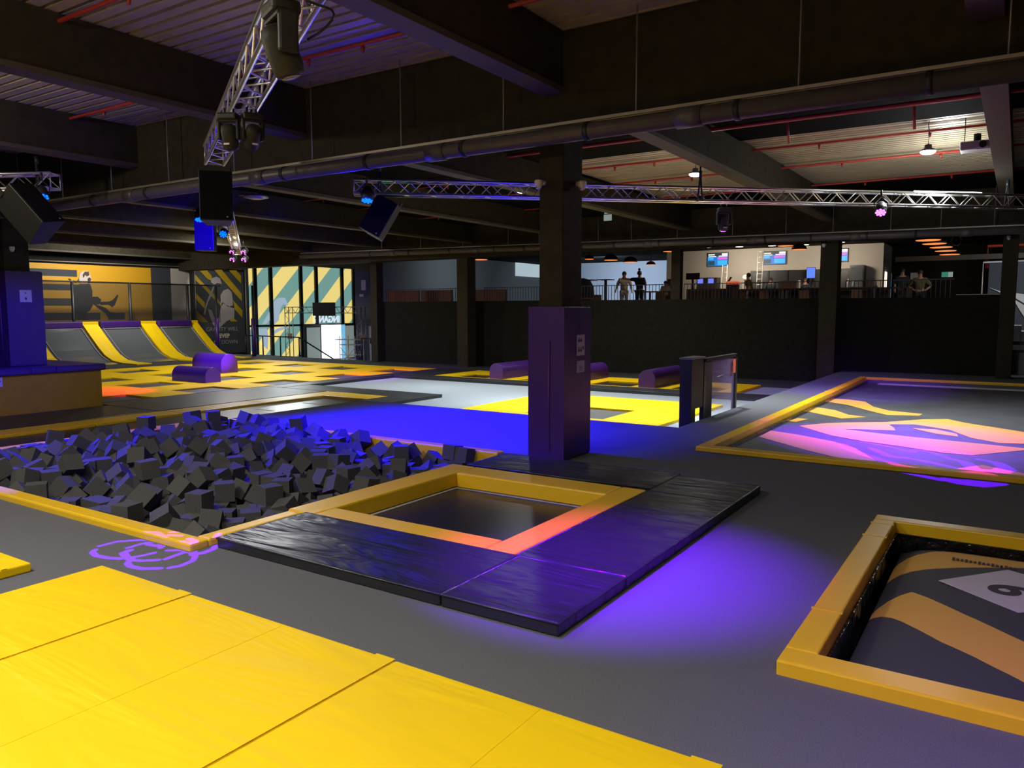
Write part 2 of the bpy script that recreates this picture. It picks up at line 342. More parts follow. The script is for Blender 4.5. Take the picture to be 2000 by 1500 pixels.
# ---------------------------------------------------------------- centre trampoline with yellow and black pads
e=empty('trampoline',(-4.5,6.3,-.1),'square trampoline with yellow surround beside the purple padded column','trampoline')
bd=MB().box(-5.5,-3.5,5.2,7.3,-.11,-.09).build('bed','bed',e)
m=MB(); m.tube([(-5.42,5.3,-.085),(-5.42,7.12,-.085),(-3.6,7.12,-.085),(-3.6,5.3,-.085),(-5.42,5.3,-.085)],.012,6); m.build('stitching','figure',bd)
MB().box(-5.86,-5.5,4.99,7.62,-.12,.075).build('side_pad','yellowpad',e,bevel=.02)
MB().box(-3.53,-3.24,4.99,7.62,-.12,.075).build('side_pad','orangepad',e,bevel=.02)
MB().box(-5.5,-3.53,4.99,5.28,-.12,.075).build('front_pad','orangepad',e,bevel=.02)
MB().box(-5.5,-3.53,7.22,7.62,-.12,.075).build('back_pad','orangepad',e,bevel=.02)
for (x0,x1,y0,y1,lb) in ((-5.57,-3.18,3.98,4.96,'long black vinyl mat in front of the square trampoline'),(-3.17,-2.26,3.98,4.96,'black vinyl corner mat nearest the viewer, with sole prints'),(-3.2,-2.26,4.97,7.53,'long black vinyl mat along the right of the square trampoline'),(-3.2,-2.26,7.54,8.42,'black vinyl corner mat behind the right hand long mat'),(-5.65,-3.21,7.64,8.52,'black vinyl mat at the foot of the purple padded column')):
    nx=max(2,int((x1-x0)/.09)); ny=max(2,int((y1-y0)/.09))
    e=empty('black_mat',((x0+x1)/2,(y0+y1)/2,0),lb,'mat','black mats around the square trampoline')
    o=MB().box(x0,x1,y0,y1,0,.09).build('mat_cover','blackpad',e,bevel=.014)
    m=MB(); t=[(x0,y0),(x1,y0),(x1,y1),(x0,y1),(x0,y0)]
    m.tube([(a,b,.083) for a,b in t],.008,6); m.build('piping','blackpad',o)
# sole prints on the near corner mat are wear in the vinyl
# ---------------------------------------------------------------- large airbag pit, lower right
e=empty('airbag_pit',(.6,6.0,-.6),'large printed landing bag in yellow frame at lower right, marked 9','airbag')
f=MB().ring(-1.02,3.2,4.22,7.84,-.84,3.0,4.42,7.66,-.45,.085).build('padded_frame','yellowpad',e,bevel=.012)
m=MB()
for q in (5.1,7.05,7.5): m.box(-1.025,-.835,q,q+.02,.08,.089)
m.build('frame_seam','yellowpad',f)
m=MB(); nx,ny=28,24; X0,X1,Y0,Y1=-.77,2.9,4.44,7.56
def bagz(u,v):
    f=lambda t: 1-math.exp(-t*9)
    return -.17+.15*f(u*3.4)*f(min(v*2.5+.05,(1-v)*4))
idx=len(m.v)
for i in range(nx+1):
    for j in range(ny+1):
        u,v=(i/nx)**1.4,j/ny; m.v.append(V3((X0+(X1-X0)*u,Y0+(Y1-Y0)*v,bagz(u,v))))
for i in range(nx):
    for j in range(ny): m.f.append([idx+i*(ny+1)+j,idx+(i+1)*(ny+1)+j,idx+(i+1)*(ny+1)+j+1,idx+i*(ny+1)+j+1]); m.m.append(0); m.sm.append(True)
bagmat=None
def stripes_mat(name,base,top,segs,rough=.6,wob=.06):
    # printed pattern: polygons tested in world XY by half planes
    m_,nt,b=nodes(name); N=nt.nodes; L=nt.links
    ge=N.new('ShaderNodeNewGeometry'); se=N.new('ShaderNodeSeparateXYZ')
    nz=N.new('ShaderNodeTexNoise'); nz.inputs['Scale'].default_value=1.6; L.new(ge.outputs['Position'],nz.inputs['Vector'])
    ad=N.new('ShaderNodeVectorMath'); ad.operation='MULTIPLY_ADD'; ad.inputs[1].default_value=(wob,wob,0); L.new(nz.outputs['Color'],ad.inputs[0]); 
    sb=N.new('ShaderNodeVectorMath'); sb.operation='SUBTRACT'; sb.inputs[1].default_value=(wob*.5,wob*.5,0); L.new(ge.outputs['Position'],sb.inputs[0]); L.new(sb.outputs[0],ad.inputs[2])
    L.new(ad.outputs[0],se.inputs[0])
    def mt(op,a,b2=None):
        n=N.new('ShaderNodeMath'); n.operation=op
        for k,v in enumerate((a,b2)):
            if v is None: continue
            if isinstance(v,(int,float)): n.inputs[k].default_value=v
            else: L.new(v,n.inputs[k])
        return n.outputs[0]
    tot=None
    for poly in segs:
        c=None; k=len(poly)
        area=sum(poly[i][0]*poly[(i+1)%k][1]-poly[(i+1)%k][0]*poly[i][1] for i in range(k))
        if area<0: poly=poly[::-1]
        for i in range(k):
            x0,y0=poly[i][:2]; x1,y1=poly[(i+1)%k][:2]
            a=-(y1-y0); b_=(x1-x0); c0=-(a*x0+b_*y0)
            d=mt('ADD',mt('MULTIPLY',se.outputs[0],a),mt('ADD',mt('MULTIPLY',se.outputs[1],b_),c0))
            g=mt('GREATER_THAN',d,0.0); c=g if c is None else mt('MULTIPLY',c,g)
        tot=c if tot is None else mt('MAXIMUM',tot,c)
    mx=N.new('ShaderNodeMix'); mx.data_type='RGBA'; mx.inputs['A'].default_value=(*base,1); mx.inputs['B'].default_value=(*top,1)
    L.new(tot,mx.inputs['Factor']); L.new(mx.outputs['Result'],b.inputs['Base Color']); b.inputs['Roughness'].default_value=rough
    bn=N.new('ShaderNodeTexNoise'); bn.inputs['Scale'].default_value=9; bp=N.new('ShaderNodeBump'); bp.inputs['Strength'].default_value=.15; L.new(ge.outputs['Position'],bn.inputs['Vector']); L.new(bn.outputs[0],bp.inputs['Height']); L.new(bp.outputs[0],b.inputs['Normal'])
    return m_
def ext(pts,dx,dy,n): return pts+[(p[0]+dx,p[1]+dy) for p in n]
bagp=[[(-.9,5.72),(-.55,6.15),(.13,5.52),(.9,4.75),(.35,4.55),(-.3,5.25)],
      [(-.9,6.55),(-.55,6.72),(.2,7.18),(.6,7.5),(-.3,7.5),(-.9,6.95)],
      [(-.84,4.5),(-.6,4.5),(-.72,4.85),(-.84,4.85)]]
M['bag']=stripes_mat('printed landing bag',(.05,.05,.056),(.78,.43,.07),bagp,.7,.05)
bag=m.build('bag','bag',e)
m=MB(); zb=-.018; m.prism([(-.40,6.44,zb),(.03,7.0,zb),(.75,6.6,zb),(.1,6.03,zb)],(0,0,.004)); np_=m.build('number_patch','paper',bag)
text_mesh('number','9',.46,Matrix.Translation((.09,6.5,-.012))@Matrix.Rotation(math.radians(118),4,'Z'),'ink',bag,.002,.01)
m=MB()
for k in range(15):
    t=k/14; px=-.34+.42*t; py=7.08-.02*t+.06*math.sin(k*2.3)*0; m.box(px-.011,px+.008,py-.02-.012*((k*7)%3==0),py+.02+.012*((k*5)%3==0),-.02,-.012)
m.build('small_print','ink',bag)
# black plastic skirt inside the frame
m=MB(); m.box(-.84,-.82,4.42,7.66,-.45,-.02); m.box(-.84,3,7.64,7.66,-.45,-.02); m.build('skirt',mat('creased black film',(.01,.01,.012),.15,spec=.8,bump=.9,bscale=9,bdist=.05),e)
struct(B(-.9,3.1,4.3,7.8,-.85,-.45).build('floor','black'),'pit floor under the landing bag')
# ---------------------------------------------------------------- big printed trampoline, right
e=empty('airbag_trampoline',(0,17,-.4),'big orange and black printed bed in yellow frame under purple light','trampoline')
MB().ring(-3.76,3.4,10.54,24.2,-3.56,3.2,10.74,23.98,-.4,.065).build('padded_frame','orangepad',e,bevel=.015)
m=MB()
for q in (13.5,16.4,19.4): m.box(-3.765,-3.555,q,q+.02,.06,.069)
m.build('frame_seam','orangepad',e)
RTP=[[(-3.55,18.46,-0.08),(-3.53,19.14,-0.08),(-3.21,19.18,-0.08),(-2.81,18.93,-0.08),(-2.51,18.03,-0.08),(-2.14,17.51,-0.08),(-1.51,17.30,-0.08),(-1.54,16.99,-0.08),(-2.07,16.73,-0.08),(-2.49,17.28,-0.08),(-3.02,18.06,-0.08)],
 [(-3.54,16.48,-0.08),(-3.57,17.35,-0.08),(-3.09,16.99,-0.08),(-2.73,16.39,-0.08),(-2.37,16.22,-0.08),(-2.74,15.73,-0.08)],
 [(-3.52,14.83,-0.08),(-3.46,15.35,-0.08),(-3.25,15.32,-0.08),(-3.36,14.80,-0.08)],
 [(-3.20,14.33,-0.08),(-2.92,14.83,-0.08),(-2.56,15.24,-0.08),(-1.97,15.67,-0.08),(-1.74,14.99,-0.08),(-1.68,14.66,-0.08),(-2.13,14.50,-0.08),(-2.46,14.36,-0.08),(-1.98,14.20,-0.08),(-1.46,14.08,-0.08),(-0.72,13.97,-0.08),(0.17,13.83,-0.08),(0.17,13.63,-0.08),(-0.44,12.76,-0.08),(-0.80,12.72,-0.08),(-1.38,13.00,-0.08),(-1.96,13.18,-0.08),(-2.50,13.51,-0.08)],
 [(-1.97,15.67,-0.08),(-1.43,16.44,-0.08),(-1.03,16.75,-0.08),(-0.73,16.37,-0.08),(0.18,15.66,-0.08),(0.17,14.27,-0.08),(-0.16,14.15,-0.08),(-0.54,14.47,-0.08),(-0.90,15.25,-0.08),(-1.49,15.63,-0.08),(-1.87,15.38,-0.08)],
 [(-1.48,15.11,-0.08),(-1.10,15.17,-0.08),(-0.77,14.83,-0.08),(-0.73,14.51,-0.08),(-1.06,14.65,-0.08)],
 [(-3.47,12.74,-0.08),(-3.48,13.50,-0.08),(-3.02,13.32,-0.08),(-2.36,12.92,-0.08),(-1.96,12.46,-0.08),(-1.47,11.40,-0.08),(-1.77,11.31,-0.08),(-2.57,11.90,-0.08)],
 [(-0.58,11.57,-0.08),(-0.31,12.01,-0.08),(0.16,11.67,-0.08),(0.16,11.21,-0.08),(-0.23,11.30,-0.08)]]
m=MB(); m.box(-3.52,3.2,10.76,23.96,-.12,-.085)
for pl in RTP: m.face([(a,b,-.08) for a,b,c in pl],1)
M['rtbed']=mat('dark printed bed',(.075,.077,.085),.55,noise=.22,scale=2.2)
M['rtorange']=mat('orange print',(.78,.4,.07),.5)
m.build('bed',['rtbed','rtorange'],e)
m=MB(); m.box(-3.2,3.2,23.5,23.9,-.085,-.075); m.build('edge_strip','paper',e)
m=MB(); m.box(-3.56,-3.5,10.76,23.9,-.1,-.03); m.build('skirt',bpy.data.materials['creased black film'],e)
# ---------------------------------------------------------------- purple column pads
def column_pad(x0,x1,y0,y1,z0,z1,lab,cx):
    e=empty('column_pad',((x0+x1)/2,(y0+y1)/2,z0),lab,'column pad','purple column pads')
    t=.06; o=MB().ring(x0,x1,y0,y1,cx[0],cx[1],cx[2],cx[3],z0,z1).build('padding','purple',e,bevel=.02)
    m=MB(); m.tube([(x0+(x1-x0)*.62,y0-.004,z0+.1),(x0+(x1-x0)*.6,y0-.006,z0+.9),(x0+(x1-x0)*.62,y0-.004,z1-.45)],[.006,.012,.008],6); m.build('seam','purplelite',o)
    m=MB(); m.box(x1-.14,x1+.0015,y0-.002,y1+.002,z0+.02,z1-.015); 
    m.build('corner_flap','purple',o)
    return e
column_pad(-5.5,-4.94,8.82,9.57,0,2.04,'tall purple vinyl pad wrapped around the central column',(-5.39,-5.03,8.93,9.46))
column_pad(-20.22,-19.42,8.62,9.42,.69,2.9,'tall purple vinyl pad on the left column above mustard box',(-20.1,-19.72,8.75,9.3))
def notice(name,plane,a0,a1,z0,z1,c,lab,marks,mt='paper'):
    e=empty(name,((c,(a0+a1)/2,z0) if plane=='x' else ((a0+a1)/2,c,z0)),lab,'notice','paper notices on the column pads')
    bx=(lambda A0,A1,Z0,Z1,d0,d1: MB().box(c+d0,c+d1,A0,A1,Z0,Z1)) if plane=='x' else (lambda A0,A1,Z0,Z1,d0,d1: MB().box(A0,A1,c-d1,c-d0,Z0,Z1))
    sh=bx(a0,a1,z0,z1,0,.004).build('sheet',mt,e)
    for (u0,u1,v0,v1) in marks: bx(a0+(a1-a0)*u0,a0+(a1-a0)*u1,z0+(z1-z0)*v0,z0+(z1-z0)*v1,.004,.006).build('icon','ink',sh)
ic=[(.15,.33,.66,.78),(.42,.6,.66,.78),(.2,.27,.78,.86),(.48,.55,.78,.86),(.15,.33,.18,.3),(.42,.6,.18,.3),(.2,.28,.3,.42),(.48,.56,.3,.42),(.72,.85,.28,.44)]
notice('notice',"x",9.16,9.38,1.38,1.66,-4.937,'upper notice with small figures on the central purple pad',ic)
notice('notice',"x",9.16,9.38,1.15,1.31,-4.937,'lower plain notice on the central purple pad',[(.3,.7,.35,.4),(.3,.7,.5,.55),(.4,.6,.2,.24)])
notice('notice',"x",8.9,9.16,2.18,2.46,-19.417,'square notice on right face of the left purple pad',[(.42,.58,.2,.4),(.44,.56,.7,.8)])
notice('notice',"y",-20.02,-19.86,2.16,2.46,8.618,'narrow notice on front face of the left purple pad',[(.3,.7,.2,.4)])
# mustard box with blue purple cushion top below the left column
e=empty('padded_box',(-19.6,8.0,LZ),'mustard sided box with purple padded lid under the left column','box')
MB().ring(-21.5,-18.82,4.5,10.38,-20.15,-19.67,8.7,9.35,LZ,.53).build('side_board','mustard',e)
m=MB(); m.ring(-21.6,-18.74,4.4,10.48,-20.1,-19.72,8.75,9.3,.53,.69); m.build('lid_pad','purple',e,bevel=.04)
notice('notice',"x",7.98,8.16,.3,.52,-18.816,'white notice at left edge on the mustard box',[(.2,.8,.5,.6)])
# ---------------------------------------------------------------- foam cubes
CUBES=[[-7028,4836,20,471,628,503],[-7181,4146,20,115,157,143],[-6650,5432,20,218,157,39],[-8154,4968,210,310,621,136],[-6941,4387,-56,106,412,144],[-7462,4483,58,559,53,46],[-7770,5403,62,554,22,177],[-9364,4745,154,217,622,457],[-7193,5263,20,0,314,97],[-9052,4504,-32,30,91,376],[-6522,6271,-38,59,36,311],[-7579,5016,41,49,393,442],[-6533,4612,-77,24,533,213],[-9510,4296,51,601,272,496],[-8276,7050,82,103,556,435],[-8849,4755,-62,79,607,586],[-6717,5945,-41,141,80,599],[-8872,4119,20,628,314,576],[-9095,5429,163,456,61,223],[-9271,5991,185,43,400,36],[-8759,6015,223,83,258,603],[-7835,5851,40,628,134,326],[-7260,5553,-43,420,27,24],[-7298,7071,31,485,312,622],[-8059,5085,20,617,2,225],[-9081,5166,-19,576,246,88],[-6646,6599,20,8,471,142],[-6754,6313,4,10,374,139],[-7741,6850,-5,543,285,544],[-7546,6994,20,157,0,230],[-9431,4540,20,441,471,0],[-8261,8475,46,127,573,628],[-10894,5624,130,485,564,460],[-11465,7001,220,0,314,515],[-9676,5287,20,188,157,0],[-6662,7517,-59,627,571,530],[-9726,4114,173,582,118,119],[-6779,5706,20,93,471,598],[-9483,8341,214,463,612,202],[-6315,8483,-1,601,176,131],[-7100,8062,20,157,628,77],[-10042,5682,111,100,53,564],[-6562,4285,-114,69,594,393],[-10738,4943,62,617,65,198],[-6390,5418,-110,556,197,431],[-6514,8472,22,5,301,472],[-11469,5612,181,303,22,121],[-6082,6312,12,135,8,4],[-8069,5833,130,69,287,566],[-9375,5721,190,449,260,606],[-8295,6527,-111,175,386,606],[-8896,4559,-153,399,570,542],[-7261,5823,20,0,0,613],[-8684,6835,62,581,17,164],[-6787,7083,-28,434,59,413],[-8434,6573,26,219,565,518],[-10953,5370,61,62,45,37],[-6854,8470,-131,208,25,157],[-6925,5498,-47,563,410,445],[-7790,5629,9,535,447,118],[-7848,8459,-107,227,568,530],[-8306,4776,-92,98,558,155],[-11157,7995,220,61,471,521],[-7025,5796,20,471,0,478],[-10586,7377,150,83,108,7],[-7703,6584,-100,167,551,157],[-8514,5805,65,459,47,149],[-9775,5700,65,91,403,152],[-8644,5035,-61,15,395,414],[-9476,4963,5,111,308,580],[-7658,4653,6,135,595,371],[-8755,6338,160,617,572,142],[-6589,5125,-180,471,0,406],[-8500,4539,-180,2,471,156],[-11464,6300,130,421,5,157],[-8574,6131,113,525,569,252],[-9911,4611,60,167,40,457],[-8975,8311,25,73,257,628],[-11261,6483,160,185,584,554],[-7163,8315,-39,372,19,478],[-6934,4656,-180,439,471,536],[-8071,5577,57,478,211,522],[-6275,4291,-108,545,342,618],[-10431,4647,34,274,64,44],[-6512,5644,-122,565,610,31],[-6826,4985,-180,372,157,597],[-10313,5656,95,219,57,109],[-10361,4961,25,508,535,153],[-9260,4763,-93,540,588,308],[-8371,6291,20,498,471,556],[-10663,6142,114,513,247,627],[-7220,7654,-108,36,586,515],[-8300,4534,-180,471,0,315],[-8678,4354,-180,471,0,549],[-7504,4858,-114,139,550,128],[-8929,7191,133,442,40,87],[-8387,6890,-45,116,50,375],[-10342,5205,80,199,48,488],[-11387,6032,120,103,68,44],[-9310,7791,49,48,589,1],[-10627,7612,109,264,5,173],[-8091,7835,-28,24,59,307],[-8087,4587,-153,29,410,134],[-8193,8260,-93,181,93,594],[-9255,4121,-61,227,552,104],[-6393,6602,0,108,566,131],[-6771,5219,-180,471,628,96],[-9216,5026,-99,75,366,607],[-8731,5676,-5,51,587,622],[-11031,7552,168,270,608,500],[-11486,7835,212,448,457,25],[-9220,8459,69,200,555,127],[-8493,8266,46,85,390,93],[-7923,7431,20,314,0,35],[-8688,7048,34,37,69,349],[-7611,7520,-58,118,54,515],[-8228,6784,-113,106,237,44],[-10208,7921,35,453,526,39],[-7211,4709,-162,322,57,12],[-9281,5778,8,429,580,82],[-6585,7370,-190,434,584,600],[-9615,7961,78,601,237,484],[-8063,7162,-16,66,586,599],[-7959,6722,-71,279,69,52],[-8339,8050,20,157,0,30],[-7508,8423,-61,17,536,13],[-8607,7716,1,87,18,112],[-8747,4929,-199,109,567,487],[-11107,6756,59,383,551,9],[-8198,5300,-12,108,546,579],[-7782,7177,20,628,628,379],[-7081,5095,-180,157,0,75],[-7028,7783,-180,157,628,358],[-9696,4118,-57,499,531,448],[-10316,6927,111,505,591,422],[-8316,5052,17,166,619,161],[-8022,4334,-180,471,628,310],[-9692,6465,98,182,587,459],[-11183,6129,55,244,568,133],[-10303,8488,80,452,100,607],[-10600,5378,65,297,588,538],[-8205,7636,20,623,157,419],[-10768,7184,111,565,88,491],[-8746,5865,65,450,582,173],[-9709,5088,20,417,157,73],[-10475,5879,131,31,552,430],[-10056,5295,6,429,561,430],[-6655,8129,-208,101,249,19],[-9378,8146,26,195,561,461],[-8684,7515,48,12,108,295],[-7073,8321,-222,493,572,623],[-10266,7281,46,416,178,613],[-8409,5601,-51,428,51,485],[-7541,5468,-76,94,548,233],[-9004,6020,114,142,51,76],[-6523,7736,-180,550,157,0],[-6427,4795,-180,0,314,551],[-8355,7411,-30,394,44,76],[-10633,8460,114,67,18,314],[-10955,5147,24,49,24,5],[-9064,7863,30,477,93,6],[-10196,5545,-27,73,578,230],[-6760,6159,-180,628,314,628],[-11092,4829,46,486,89,23],[-10615,4490,134,103,82,402],[-7907,8032,-174,462,19,465],[-8914,5101,-134,496,597,281],[-6650,5387,-180,628,314,89],[-9025,6463,161,264,586,590],[-8275,5955,83,11,523,558],[-11348,6751,18,569,558,391],[-9733,7515,13,68,182,433],[-9899,5578,-40,209,573,71],[-8477,5300,30,150,3,138],[-10551,5643,8,46,530,35],[-8951,5821,-17,66,591,5],[-11499,5302,20,470,628,157],[-10694,6418,26,57,292,605],[-7484,6585,-167,24,301,5],[-6610,8482,-185,190,143,499],[-6552,5871,-200,571,595,240],[-7962,8317,-204,118,569,105],[-10049,5001,19,17,93,304],[-9617,7086,113,433,204,580],[-7246,6602,-124,575,211,186],[-8774,7989,-29,381,13,72],[-10895,8291,11,311,42,116],[-7217,5288,-180,628,314,581],[-7328,6232,-118,42,399,149],[-10734,4685,73,34,267,501],[-8763,7304,7,497,376,567],[-7105,6968,-100,46,236,474],[-8505,7286,45,393,50,83],[-6397,6453,-140,0,409,131],[-7808,7775,-107,551,594,36],[-9716,4482,20,7,627,259],[-7400,4303,-47,556,306,613],[-7816,4377,-180,159,471,0],[-9242,7060,69,507,296,580],[-10069,6874,48,5,27,308],[-9031,5409,-37,537,534,249],[-6854,7886,-180,628,628,357],[-6211,6709,-113,214,43,81],[-10610,8266,14,51,265,581],[-9786,8204,56,413,623,398],[-10013,8080,1,591,24,524],[-11391,8289,50,531,598,462],[-8726,8488,23,462,573,8],[-11337,8474,-17,553,514,227],[-9605,4726,20,0,0,372],[-7525,7736,-180,157,0,535],[-7910,5041,-180,611,471,382],[-9959,4323,20,157,0,613],[-11354,5078,26,314,622,570],[-10088,8266,62,26,556,41],[-7489,5679,-166,551,400,524],[-9448,8383,18,610,311,19],[-9889,7849,-33,458,227,599],[-7146,4295,-180,12,471,76],[-10489,7952,16,491,12,471],[-10160,4527,-31,415,234,12],[-10873,8436,166,292,592,493],[-7282,7882,-180,565,157,587],[-11092,7121,69,306,558,590],[-10709,5813,61,157,543,426],[-10030,5896,73,354,524,79],[-11262,5342,20,157,628,335],[-8849,4226,-180,314,628,90],[-7698,4926,-180,314,0,115],[-9310,5309,-41,87,298,613],[-10741,7840,35,619,307,571],[-7265,4932,-57,509,49,469],[-8792,6594,52,125,374,575],[-7311,8122,-171,14,11,428],[-7365,4449,-211,407,64,154],[-10299,8250,-17,83,20,182],[-10101,6192,110,482,253,50],[-8120,6302,-181,590,228,103],[-6326,5974,-175,24,364,172],[-9258,6473,129,507,64,448],[-11152,5580,48,157,437,577],[-6963,5410,-225,507,578,380],[-10204,7691,-24,436,25,469],[-7920,4796,-43,402,590,436],[-9662,6892,70,209,15,459],[-9935,8455,6,366,575,614],[-10150,6668,102,316,565,598],[-7576,6912,-180,0,0,196],[-9412,7471,-21,17,55,147],[-7661,8490,-204,167,378,625],[-11137,8117,20,628,314,543],[-6402,4494,-208,552,395,532],[-9524,7791,-16,414,573,616],[-10397,4337,139,97,80,170],[-7031,8034,-180,112,471,551],[-9705,5527,-127,37,197,609],[-7966,6066,-177,132,159,157],[-9138,4339,-156,573,38,587],[-6368,8083,-180,628,628,456],[-8062,6588,-199,44,573,353],[-9365,5955,-49,112,572,86],[-8437,8459,-50,557,63,110],[-6784,7683,-180,0,314,59],[-9612,5803,135,497,262,73],[-7382,7507,-210,595,209,161],[-9675,8423,19,35,481,616],[-9366,6825,82,337,67,614],[-9210,5558,59,314,568,537],[-6370,5231,-210,147,31,511],[-7743,5998,-180,627,471,12],[-10103,7096,20,0,626,164],[-8291,7211,-155,157,501,61],[-9009,4897,-171,628,9,435],[-9971,7640,1,17,624,464],[-9518,6121,83,410,597,429],[-7682,6365,-165,488,518,456],[-11471,5814,20,157,0,278],[-11497,5524,-4,10,182,167],[-10939,7975,15,54,517,62],[-9141,7310,20,157,0,173],[-6373,8357,-178,86,176,131],[-8544,4163,-180,157,628,562],[-6690,4765,-180,314,0,86],[-8192,6132,-80,451,563,466],[-8846,6165,5,45,344,7],[-6996,4877,-180,514,471,26],[-9412,7251,6,447,528,174],[-7510,4701,-244,395,21,621],[-6747,4329,-208,249,601,123],[-8498,4884,-180,0,314,581],[-11498,6989,20,628,628,474],[-8747,4624,-272,228,573,140],[-8548,6710,-100,129,48,209],[-7556,7336,-165,24,594,207],[-7815,7187,-180,471,0,557],[-9466,6321,9,218,582,436],[-8985,7564,-42,624,221,145],[-6374,6186,-229,512,67,180],[-7522,8226,-270,549,585,166],[-11238,5979,-90,386,579,144]]
CUBES2=[[-8657,5498,-76,52,586,622],[-10565,4875,-82,401,621,46],[-11257,6569,-102,540,22,478],[-7386,5128,-218,77,619,406],[-10945,6238,56,577,570,369],[-11024,5789,-10,71,365,578],[-8109,5200,-196,107,620,365],[-10355,6342,31,48,93,541],[-8624,6896,-153,192,581,524],[-9540,5747,-67,603,529,338],[-9461,5132,-146,582,628,253],[-8886,6820,-63,445,574,137],[-9596,8118,-51,76,601,40],[-11102,6439,19,424,610,101],[-7430,5420,-247,506,394,548],[-7897,7475,-180,628,0,559],[-7959,7005,-181,128,581,552],[-9320,4915,-229,398,560,87],[-10458,7732,-47,44,540,582],[-11500,6500,20,471,628,157],[-6083,7161,-138,620,38,461],[-9092,6831,71,613,535,45],[-7315,5616,-380,157,0,146],[-7516,8006,-380,24,471,0],[-8381,5093,-175,480,484,550],[-7177,7601,-380,157,0,551],[-10890,5677,-136,340,40,574],[-10774,5304,-144,67,343,19],[-7488,7731,-380,614,471,294],[-9758,5784,-180,314,0,474],[-9731,5979,-38,524,18,474],[-10797,5475,-21,53,57,227],[-6293,5738,-180,471,628,184],[-7337,7187,-180,460,589,172],[-7610,5157,-107,390,567,87],[-6329,5018,-255,46,50,79],[-8704,6573,-174,218,554,498],[-6913,6920,-154,157,189,593],[-6270,7860,-180,621,157,179],[-8831,8281,-172,84,381,526],[-7334,6859,-176,628,161,351],[-11446,4119,-17,569,308,628],[-7557,5883,-380,33,157,0],[-9412,4266,-147,538,19,363],[-9681,6684,20,595,157,426],[-8035,7761,-215,591,408,580],[-10773,4121,-61,398,574,105],[-7730,5355,-191,132,31,9],[-8490,7118,-128,576,29,40],[-8466,6019,-43,567,13,417],[-8644,6384,-62,603,258,146],[-9656,7281,-32,532,19,36],[-7248,7927,-380,157,0,127],[-9459,6634,25,5,166,288],[-7969,5406,-114,49,277,143],[-6769,7161,-223,93,28,353],[-8026,7268,-201,552,14,245],[-7891,6291,-180,314,628,626],[-11299,6310,-9,503,584,554],[-10951,7311,32,17,276,121],[-10278,6039,20,0,0,207],[-8259,8459,-323,589,36,541],[-10867,6041,4,114,223,3],[-10989,4309,29,263,38,95],[-11175,7465,16,106,23,600],[-8903,8459,-89,85,60,111],[-11326,4593,34,153,31,101],[-10358,4200,-44,86,579,441],[-10072,4759,-115,586,52,310],[-11172,4121,4,66,63,93],[-9019,8118,-118,595,65,131],[-11479,7828,11,319,615,619],[-11224,7764,25,146,566,209],[-9918,4105,20,0,314,477],[-6453,6792,-168,399,424,22],[-7120,7233,-180,628,0,14],[-9205,8338,-106,231,618,589],[-11432,4379,61,471,68,543],[-11148,4502,37,598,625,574],[-10918,4498,160,591,549,169],[-9194,6097,4,303,565,94],[-6970,6162,-154,325,622,157],[-10597,4262,14,529,7,606],[-9185,7592,-86,161,84,150],[-10758,6681,-28,394,554,18],[-11364,8050,20,157,628,180],[-10850,7607,20,157,628,19],[-10960,6678,-108,213,69,92],[-10527,6914,55,77,425,49],[-10460,7485,-33,49,613,449],[-10982,6924,-26,56,553,226],[-7608,4427,-180,0,0,466]]

cm=MB().box(-.1,.1,-.1,.1,-.1,.1)
c0=None
for q in CUBES:
    if c0 is None: o=cm.build('foam_cube','foam',None,local=True); c0=o
    else: o=c0.copy(); C.objects.link(o)
    o.location=(q[0]/1000,q[1]/1000,q[2]/1000); o.rotation_euler=(q[3]/100,q[4]/100,q[5]/100)
    tag(o,'dark grey foam cube lying loose in the foam pit','foam cube','foam cubes in the pit')
m=MB()
for q in CUBES2: m.box(-.1,.1,-.1,.1,-.1,.1,0,Euler((q[3]/100,q[4]/100,q[5]/100)).to_matrix(),(q[0]/1000,q[1]/1000,q[2]/1000))
tag(m.build('foam_cubes','foam'),'smaller half buried foam cubes filling the gaps of the pit','foam cubes','foam cubes in the pit','stuff')
# ---------------------------------------------------------------- black gate post and clear panel at the step
e=empty('gate_post',(-4.9,13.4,LZ),'black square gate post cabinet at the edge of the step','gate post')
m=MB(); m.box(-4.98,-4.76,13.08,13.3,LZ,1.12); m.box(-4.96,-4.78,13.3,13.75,.22,1.12); m.build('body','black',e,bevel=.005); MB().box(-4.99,-4.75,13.07,13.76,1.12,1.15).build('cap','grey',e)
e=empty('glass_gate',(-4.85,14.9,LZ),'clear gate panel in black frame with orange tag','gate')
m=MB(); m.box(-4.87,-4.79,13.82,13.92,LZ,1.08); m.box(-4.87,-4.79,15.72,15.82,LZ,1.08); m.box(-4.87,-4.79,13.82,15.82,1.04,1.1); m.box(-4.86,-4.8,13.92,14.3,-.05,1.0,1); m.build('frame',['blackmetal','slate'],e)
M['clear']=mat('clear acrylic',(.55,.45,.85),.05,spec=.5,alpha=.22)
MB().box(-4.84,-4.82,14.3,15.72,-.1,1.04).build('panel','clear',e)
MB().box(-4.78,-4.775,15.5,15.66,.72,1.0).build('tag',mat('orange red tag',(.9,.2,.1),.5),e)
m=MB(); m.tube([(-5.0,14.62,LZ),(-5.0,14.62,.5)],.03,8); m.build('inner_post','steel',e)
m=MB(); m.tube([(-4.8,14.6,.7),(-4.8,15.0,.72)],.012,6); m.build('latch','steel',e)

